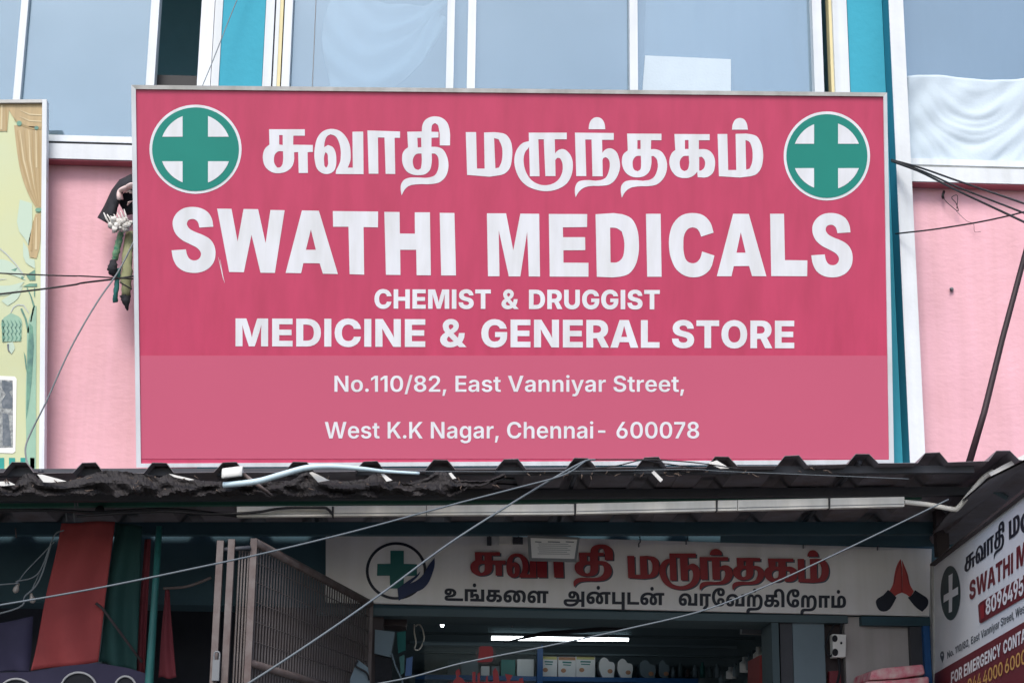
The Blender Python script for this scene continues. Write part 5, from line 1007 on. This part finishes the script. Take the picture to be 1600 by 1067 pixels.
# ================================================================== CLOTHS AND POLES OF THE NEIGHBOURING STALL
def cl(pts, y, m, name, label, cat='cloth', amp=0.012, fr=5.0):
    """pts: TL TR BR BL in picture measure on the stall's front; folds run down the cloth"""
    mb = MB(); a, b, c, d_ = [P(*p, y) for p in pts]; nu, nv = 24, 30
    def fn(u, v):
        p = (a*(1-u)+b*u)*(1-v)+(d_*(1-u)+c*u)*v
        return p+np.array([0, amp*math.sin(fr*6*u+2*math.sin(3*v))*(0.4+0.6*v)+0.5*amp*math.sin(9*v*(1-u)+u*7), 0.004*math.sin(fr*6*u)*v])
    mb.grid(fn, nu, nv); o = single(name, mb, m, label, cat); o.modifiers.new('thickness', 'SOLIDIFY').thickness = 0.002; return o
cl([(96,817),(179,814),(152,1034),(47,1047)], -.62, RED, 'red_cloth', 'broad red cloth hanging under the awning at the stall', amp=0.016, fr=1.2)
cl([(181,816),(222,822),(214,1050),(154,1033)], -.58, GREENC, 'green_cloth', 'dark green cloth hanging beside the broad red cloth', amp=0.012, fr=1.7)
cl([(-260,1030),(52,962),(46,1048),(-260,1056)], -.60, PURPLE, 'purple_cloth', 'dark purple cloth lying low beside the broad red cloth')
cl([(226,842),(236,842),(226,1052),(211,1050)], -.55, REDDK, 'red_strip', 'narrow dark red strip of cloth behind the green pole', amp=0.006, fr=1.5)
cl([(258,920),(264,920),(275,1059),(247,1058)], -.60, REDDK, 'red_strip', 'small flared red strip of cloth past the green pole', amp=0.006, fr=1.3)
va = empty('stall_valance', P(120, 1067, -.64), 'purple valance with white scalloped trim along the stall bottom', 'valance')
mb = MB(); A_ = [(-260,1056),(46,1049),(100,1040),(152,1035),(200,1043),(230,1052),(230,1150),(-260,1150)]
mb.prism([P(a, b, -.64) for a, b in A_], (0, 0.01, 0)); mb.build('band', PURPLE, va)
for cx, cy, rx, ry in ((25, 1084, 27, 24), (123, 1076, 28, 26), (196, 1076, 17, 20), (-75, 1086, 28, 25)):
    mb = MB(); pts = [P(cx+rx*math.cos(t), cy-ry*math.sin(t), -.648) for t in np.linspace(-.3, math.pi+.3, 22)]
    mb.tube(pts, 0.0042, 6); mb.build('scallop_trim', TRIM, va)
    mb = MB(); mb.prism([P(cx+(rx-1)*math.cos(t), cy-(ry-1)*math.sin(t), -.6435) for t in np.linspace(0, 2*math.pi, 26)[:-1]], (0, 0.0032, 0)); mb.build('scallop_panel', BLACKC, va)
mb = MB(); a, b = P(249, 822, -.66), P(233, 1067, -.66); mb.tube([a, a+(b-a)*.5, b, a+(b-a)*2.9], [.012, .0135, .0165, .0165], 10); single('green_pole', mb, GREENP, 'green stall pole standing between the two red strips', 'pole')
mb = MB(); mb.tube([P(150, 942, -.63), P(160, 950, -.63), P(222, 1034, -.63)], [.006, .0055, .005], 8); single('slanting_rod', mb, BROWN, 'thin slanting rod crossing the dark green cloth', 'rod')
wire([(330,902,-.6),(305,912,-.6),(285,917,-.6),(255,919,-.62)], 0.0055, GATE, 'pale_cord_wire', 'pale cord tied between the green pole and the gate')
for k, (pts, bx, by, ang) in enumerate((([(85,846),(62,870),(40,893),(26,912)], 26, 918, .3), ([(64,890),(55,910),(48,925)], 50, 934, -.3))):
    sl = empty('string_bulb', P(bx, by, -.75), ('unlit bulb of the string light hanging nearest the poster side', 'unlit bulb of the string light hanging beside the red cloth')[k], 'light bulb', 'string lights on the stall')
    mb = MB(); mb.tube(curve([P(a, b, -.75) for a, b in pts], 6), 0.0024, 5); mb.build('cord', WIREG, sl)
    c = P(bx, by, -.75); mb = MB(); dv = np.array([math.sin(ang)*-1, 0, -math.cos(ang)])
    mb.tube([c-dv*.018, c-dv*.008, c+dv*.004, c+dv*.014, c+dv*.020], [.0055, .006, .0115, .0105, .003], 10); mb.build('bulb', BULBOFF, sl)
wire([(-1500,930,-.76),(-300,930,-.76),(0,913,-.76),(26,908,-.76),(60,895,-.76),(84,838,-.76),(100,828,-.76)], 0.0026, WIREG, 'string_wire', 'thin grey wire looping between the string light bulbs')
wire([(-1500,1120,-.76),(-300,1012,-.76),(0,958,-.76),(40,930,-.76),(62,905,-.76),(80,850,-.76)], 0.0034, WIREG, 'string_wire', 'thicker grey wire sagging beneath the string light bulbs')
for k, (x, y) in enumerate(((24, 832), (103, 806), (115, 806), (116, 786), (120, 784))):
    mb = MB(); mb.tube([P(x, y-8, -.78), P(x+1.5, y+8, -.78)], 0.0028, 6); single('cable_tie', mb, GREYF if k else BROWN, ('small brown tag hanging alone in the dark stall bay', 'grey tie hanging just over the red cloth corner', 'grey tie beside the one over the red cloth corner', 'grey tie around the green purlin', 'grey tie close beside the one around the green purlin')[k], 'cable tie', 'cable ties under the awning')
mb = MB(); mb.tube([P(156, 797, -.78), P(156, 797, -.70)], 0.018, 12); single('round_knob', mb, BLACK, 'round black fitting under the green purlin above the red cloth', 'fitting')

# ================================================================== INSIDE THE PHARMACY
tu = empty('tube_light', P(875, 997, yb-.05), 'lit white tube light hanging inside the pharmacy', 'tube light')
yt = 1.68; a, b = P(768, 996.5, yt), P(982, 998, yt); mb = MB(); mb.tube([a, b], 0.0105, 10); mb.build('tube', TUBE, tu)
mb = MB(); mb.box((float(a[0])-.02, yt+.005, float(a[2])+.028), (float(b[0])+.02, yt+.04, float(a[2])+.055)); mb.build('batten', SHOPG, tu)
for px in (800, 950): q = P(px, 985, yt); mb = MB(); mb.tube([(q[0], yt+.01, float(a[2])+.045), (q[0], yt+.01, 2.845)], .005, 6); mb.build('hanger', STEEL, tu)
lb = empty('bulb_light', P(691, 972, 1.6), 'small lit bulb on a pale rail inside the pharmacy', 'light bulb')
c = P(691, 972, 1.6); mb = MB(); mb.tube([c+np.array([0, 0, .022]), c, c-np.array([0, 0, .022])], [.008, .0125, .006], 10); mb.build('bulb', BULB, lb)
mb = MB(); p0, p1 = P(652, 966, 1.62), P(760, 970, 1.62); mb.prism([p0, p1, p1+np.array([0, 0, .018]), p0+np.array([0, 0, .018])], (0, .03, 0)); mb.build('rail', PANELG, lb)
fan = MB(); fan.prism([P(788, 1001.5, .8), P(798, 999.5, .8), P(846, 986, .8), P(985, 976, .8), P(985, 980, .8), P(850, 990, .8)], (0, .12, .004)); single('fan_blade', fan, BLACKC, 'dark fan blade edge crossing before the tube light', 'fan')
cab = MB(); cab.tube(curve([P(648,966,.3), P(647,985,.3), P(650,1003,.3), P(648,1013,.3), P(655,1014,.3), P(662,1000,.3), P(661,985,.3), P(655,975,.3), P(649,978,.3)], 6), .0034, 6)
single('white_cord_loop', cab, TRUNK, 'loop of white cord hanging at the pharmacy entrance', 'cord')
for y0_, y1_, yy in ((986, 989.5, 1.5), (1016, 1019, yb-.35)):
    p = P(655, y1_, yy); q = P(1180, y0_, yy); mb = MB(); mb.box((float(p[0]), yy, float(p[2])), (float(q[0]), yy+.05, float(P(655, y0_, yy)[2]))); mb.build('ceiling_beam', SHOPG, bld)
r_ = random.Random(31)
for k in range(7):
    x0_ = 1052+k*11.5; hh_ = (16, 22, 14, 19, 24, 17, 21)[k]; yy = yb-.28
    p = P(x0_, 1058, yy); mb = MB(); r0 = .014; h_ = float(P(x0_, 1058-hh_, yy)[2]-p[2])
    mb.tube([p, p+np.array([0, 0, h_*.7]), p+np.array([0, 0, h_*.8]), p+np.array([0, 0, h_])], [r0, r0, r0*.55, r0*.55], 10)
    single('jar', mb, (PANELG, SHOPG, BROWN, PANELG, GREENP, SHOPG, PANELG)[k], ('short grey jar right after the dim packs on the shelf', 'taller teal jar after the short grey one on the shelf', 'small brown jar between the teal and grey jars', 'grey jar beside the small brown one on the shelf', 'tallest jar on the shelf, dark green', 'teal jar just past the tallest green one', 'grey jar at the far end of the back shelf')[k], 'jar', 'jars on the pharmacy shelf')
# shelf with packs
shelf = empty('stock_shelf', (0.6, yb-.3, 1.0), 'dark wall shelf of white packs at the back of the pharmacy', 'shelf')
zs = Z(900, 1058, yb-.3)
mb = MB(); mb.box((X(640, 1060, yb-.3), yb-.36, zs-.025), (X(1090, 1060, yb-.3), yb-.002, zs-.001)); mb.build('board', BLUE, shelf)
mb = MB(); mb.box((X(640, 1060, yb-.3), yb-.30, zs-.60), (X(1090, 1060, yb-.3), yb-.002, zs-.575)); mb.build('board', BLUE, shelf)
for x in (640, 838, 1088):
    mb = MB(); mb.box((X(x, 1060, yb-.3), yb-.37, 0.15), (X(x, 1060, yb-.3)+.03, yb-.33, zs+(0.16 if x == 838 else 0.0))); mb.build('upright', BLUE if x == 838 else SHOPC, shelf)
lab = ('white pack with a yellow top nearest the blue upright on the shelf', 'white pack with a peach and yellow top second along the shelf', 'white pack with a pale yellow top third along the shelf', 'tipped white round pack fourth along the shelf', 'tipped white round pack with a peach corner fifth along the shelf', 'dim round pack sixth along the shelf', 'dim small pack last along the shelf')
ys = yb-.30
for k, (x0, x1, y0, y1) in enumerate(((844, 871, 1024, 1055), (872, 900, 1025, 1056), (900, 930, 1024, 1056), (935, 961, 1026, 1053), (964, 989, 1028, 1054), (999, 1025, 1030, 1055), (1029, 1046, 1030, 1054))):
    pk = empty('stock_pack', P((x0+x1)/2, 1058, ys), lab[k], 'pack', 'packs on the pharmacy shelf')
    w_ = x1-x0
    if k < 3: body = [(x0, y0), (x1, y0+.5), (x1-.5, 1058), (x0+.5, 1058)]
    else: body = smooth_poly([(x0+1, y0+13), (x0+w_*.12, y0+4), (x0+w_*.32, y0+.5), (x0+w_*.52, y0+2.5), (x0+w_*.66, y0+7), (x0+w_*.9, y0+8.5), (x1, y0+16), (x1-1.5, y0+24), (x1-2, 1058), (x0+w_*.3, 1058), (x0+w_*.12, y0+24)], 70)
    mb = MB(); mb.prism([P(a, b, ys) for a, b in body], (0, .16, 0)); mb.build('body', PACKW if k < 5 else PANELG, pk)
    PK = on_y(ys)
    if k < 3:
        mb = MB(); print_on(mb, [[(x0+1, y0+1), (x1-1, y0+1.4), (x1-1, y0+6), (x0+1, y0+5.5)]], PK, .002); mb.build('top_band', PACKY if k != 1 else PACKO, pk)
        mb = MB(); print_on(mb, [stroke([(x0+7, y0+9), (x1-7, y0+9.6)], 2.2), stroke([(x0+8, y0+13), (x1-8, y0+13.6)], 1.6)], PK, .002); mb.build('print_lines', PACKG, pk)
    mb = MB(); print_on(mb, [ellipse(x1-w_*.3 if k > 2 else x0+w_*.3, y0+22, 4, 3.4, 14)], PK, .002); mb.build('print_spot', PACKO, pk)
for k, (x0, x1, y0) in enumerate(((700, 719, 1028), (721, 747, 1031), (752, 765, 1040), (768, 780, 1040), (783, 805, 1030), (808, 834, 1029))):
    bx = MB(); z0 = zs; p = P(x0, y0, ys); q = P(x1, y0, ys); bx.box((float(p[0]), ys, z0), (float(q[0]), ys+.14, float(p[2])))
    single('carton', bx, (SHOPG, PANELG, PACKW, PANELG, PACKG, PACKW)[k], ('dull teal carton at the dark end of the pharmacy shelf', 'grey blue carton under the red sticker on the shelf', 'narrow white carton behind the red glass lettering', 'narrow grey carton beside the narrow white one on the shelf', 'green carton between the grey and the white carton', 'white carton touching the blue upright on the shelf')[k], 'carton', 'cartons on the pharmacy shelf')
# glass partition with red stickers
gl = empty('glass_partition', P(760, 1067, .16), 'clear glass partition with red stickers at the pharmacy front', 'glass partition')
mb = MB(); p, q = P(664, 1008, .17), P(838, 1008, .17); mb.box((float(p[0]), .17, 1.0), (float(q[0]), .176, float(p[2]))); mb.build('pane', CLEAR, gl)
mb = MB(); mb.box((float(p[0])-.01, .165, float(p[2])+.001), (float(q[0])+.02, .181, float(p[2])+.014)); mb.build('head_rail', SHOPG, gl)
GP = on_y(.168)
mb = MB(); print_on(mb, outline_of([[ellipse(759, 1021.5, 15.5, 16, 30), ellipse(759, 1021.5, 13.5, 14, 30)]]), GP, .001); mb.build('sticker_ring', GATE, gl)
mb = MB(); print_on(mb, [smooth_poly([(749,1010),(758,1008),(769,1010),(771,1020),(769,1033),(757,1034),(746,1034),(748,1020)], 40)], GP, .002); mb.build('sticker', STICKER, gl)
mb = MB()
print_on(mb, [smooth_poly([(712,1048),(717,1044),(720,1052),(716,1056),(723,1060),(727,1067),(722,1085),(712,1085),(708,1064),(713,1058)], 60)], GP, .002)
for q_ in ([(738,1049),(743,1049),(743,1085),(738,1085)], [(746,1052),(750,1049),(750,1085),(746,1085)], [(759,1058),(762,1054),(764,1085),(760,1085)], [(770,1048),(774,1042),(778,1049),(780,1062),(779,1085),(771,1085)], [(789,1052),(801,1054),(797,1062),(801,1085),(790,1085),(792,1062)], [(811,1060),(817,1058),(819,1085),(811,1085)]): print_on(mb, [q_], GP, .002)
print_on(mb, [[(700,1066),(818,1063),(820,1072),(700,1074)]], GP, .003)
mb.build('sticker_lettering', STICKER, gl)
# stock hanging by the entrance
def hang(name, m, pts, y, dep, label, cat):
    mb = MB(); mb.prism([P(a, b, y) for a, b in pts], (0, dep, 0)); return single(name, mb, m, label, cat)
hang('dark_box', BROWN, [(588,951),(638,953),(634,978),(588,975)], .10, .2, 'dark brown box tucked under the banner by the gate', 'box')
hang('grey_carton', PANELG, [(586,983),(617,987),(610,1026),(585,1020)], -.02, .1, 'plain grey carton hanging between the gate and the entrance', 'carton')
hang('black_case', BLACKC, [(586,1024),(612,1028),(612,1110),(586,1110)], .0, .1, 'black case below the plain grey carton', 'case')
hang('blue_packet', BLUE, [(635,1028),(645,1025),(643,1055),(633,1056)], .02, .02, 'bright blue packet hanging at the pharmacy entrance', 'packet')
hang('green_packet', GREENP, [(624,1026),(632,1022),(632,1050),(626,1054)], .03, .02, 'green packet beside the bright blue packet', 'packet')
hang('teal_packet', TEALC, [(620,988),(634,985),(634,1015),(622,1020)], .04, .02, 'dark teal packet over the green packet', 'packet')
mb = MB(); mb.tube(curve([P(612,1020,-.03), P(618,1040,-.03), P(627,1060,-.03), P(634,1085,-.03)], 5), .004, 6); single('white_strap', mb, PANELG, 'thin pale strap hanging before the black case', 'strap')
st = MB(); st.prism([P(547,1060,-.35), P(559,1030,-.35), P(575,1042,-.35), P(580,1090,-.35), P(545,1090,-.35)], (0, .02, 0)); single('leaflet', st, PANELG, 'grey leaflet tied to the foot of the gate', 'leaflet')
wire([(559,1032,-.36),(556,1040,-.365),(572,1050,-.365),(577,1062,-.36)], .004, BLACK, 'leaflet_wire', 'black wire strip printed across the grey leaflet')
hang('red_locker', RED, [(1187,1023),(1204,1021),(1203,1150),(1186,1150)], .35, .3, 'tall red case inside the entrance beside the door frame', 'case')
hang('door_closer', GREYF, [(1160,974),(1192,974),(1192,990),(1159,989)], .3, .05, 'grey box under the lintel at the corner of the entrance', 'box')
r_ = random.Random(3)
for k in range(9):
    t = k/8; x = 1128+t*58; y = 1052-t*42; yy = 1.9-t*1.25; hgt = 14+t*16
    c = P(x, y+hgt, yy); mb = MB(); h = float(P(x, y, yy)[2]-c[2]); r0 = .016+.005*(k % 3)
    mb.tube([c, c+np.array([0, 0, h*.62]), c+np.array([0, 0, h*.75]), c+np.array([0, 0, h])], [r0, r0, r0*.5, r0*.5], 10)
    single('bottle', mb, (PANELG, SHOPG, PACKW)[k % 3], ('deepest bottle in the row on the inner side shelf', 'second deepest bottle on the inner side shelf', 'pale third bottle from the back of the inner side shelf', 'fourth bottle from the back of the inner side shelf', 'middle bottle of the row on the inner side shelf', 'pale bottle just past the middle of the inner side shelf', 'third bottle from the door frame on the inner side shelf', 'bottle second from the door frame on the inner side shelf', 'pale bottle nearest the door frame on the inner side shelf')[k], 'bottle', 'bottles on the inner side shelf')
a, b = P(1150, 1080, 1.9), P(1188, 1032, .6); mb = MB(); mb.prism([a, b, b+np.array([.12, 0, 0]), a+np.array([.12, 0, 0])], (0, 0, -.02)); single('side_shelf', mb, SHOPG, 'dim shelf board slanting along the inner side wall', 'shelf')
# meter box with cables
mx = empty('socket_box', P(1311, 1027, -.03), 'white socket box with dark round holes on the plaster wall', 'socket box')
mb = MB(); mb.prism([P(1301,990,-.05), P(1322,991,-.05), P(1321,1026,-.05), P(1302,1026,-.05)], (0, .06, 0)); mb.build('box', PAPER, mx)
for x, y, r in ((1304.5, 997, 5.4), (1305, 1018.5, 5.8), (1314.5, 1004, 2.2)):
    mb = MB(); mb.prism([P(x+r*.8*math.cos(t), y+r*math.sin(t), -.0515) for t in np.linspace(0, 2*math.pi, 17)[:-1]], (0, .0012, 0)); mb.build('hole', BLACKC, mx)
mb = MB(); mb.tube(curve([P(1313,966,-.02), P(1315,980,-.03), P(1312,992,-.03)], 5), .005, 6); mb.tube(curve([P(1303,975,-.02), P(1296,990,-.02), P(1290,1008,-.02), P(1296,1024,-.02), P(1303,1020,-.02)], 6), .0045, 6); mb.tube(curve([P(1310,1026,-.02), P(1312,1048,-.02), P(1306,1075,-.02)], 6), .006, 6); mb.build('cable', BLACKC, mx)
hang('wall_switch', MAROON, [(1296,1048),(1314,1047),(1314,1100),(1296,1100)], -.02, .04, 'dark red switch plate under the socket box', 'switch')
wp = empty('wrapped_parcel', P(1405, 1090, -.30), 'two stacked parcels in pink printed wrapping by the side board', 'parcel')
def parcel(tp, m, name):
    mb = MB(); a = [P(x, y, -.34) for x, y in tp]; mb.prism(a, (0, .3, 0)); o = mb.build(name, m, wp); bv = o.modifiers.new('soft', 'BEVEL'); bv.width = .008; bv.segments = 2
parcel([(1362,1047),(1380,1043),(1443,1037),(1446,1053),(1400,1060),(1358,1062)], WRAP, 'upper_parcel'); parcel([(1352,1064),(1400,1061.5),(1452,1056),(1452,1120),(1345,1120)], WRAP, 'lower_parcel')
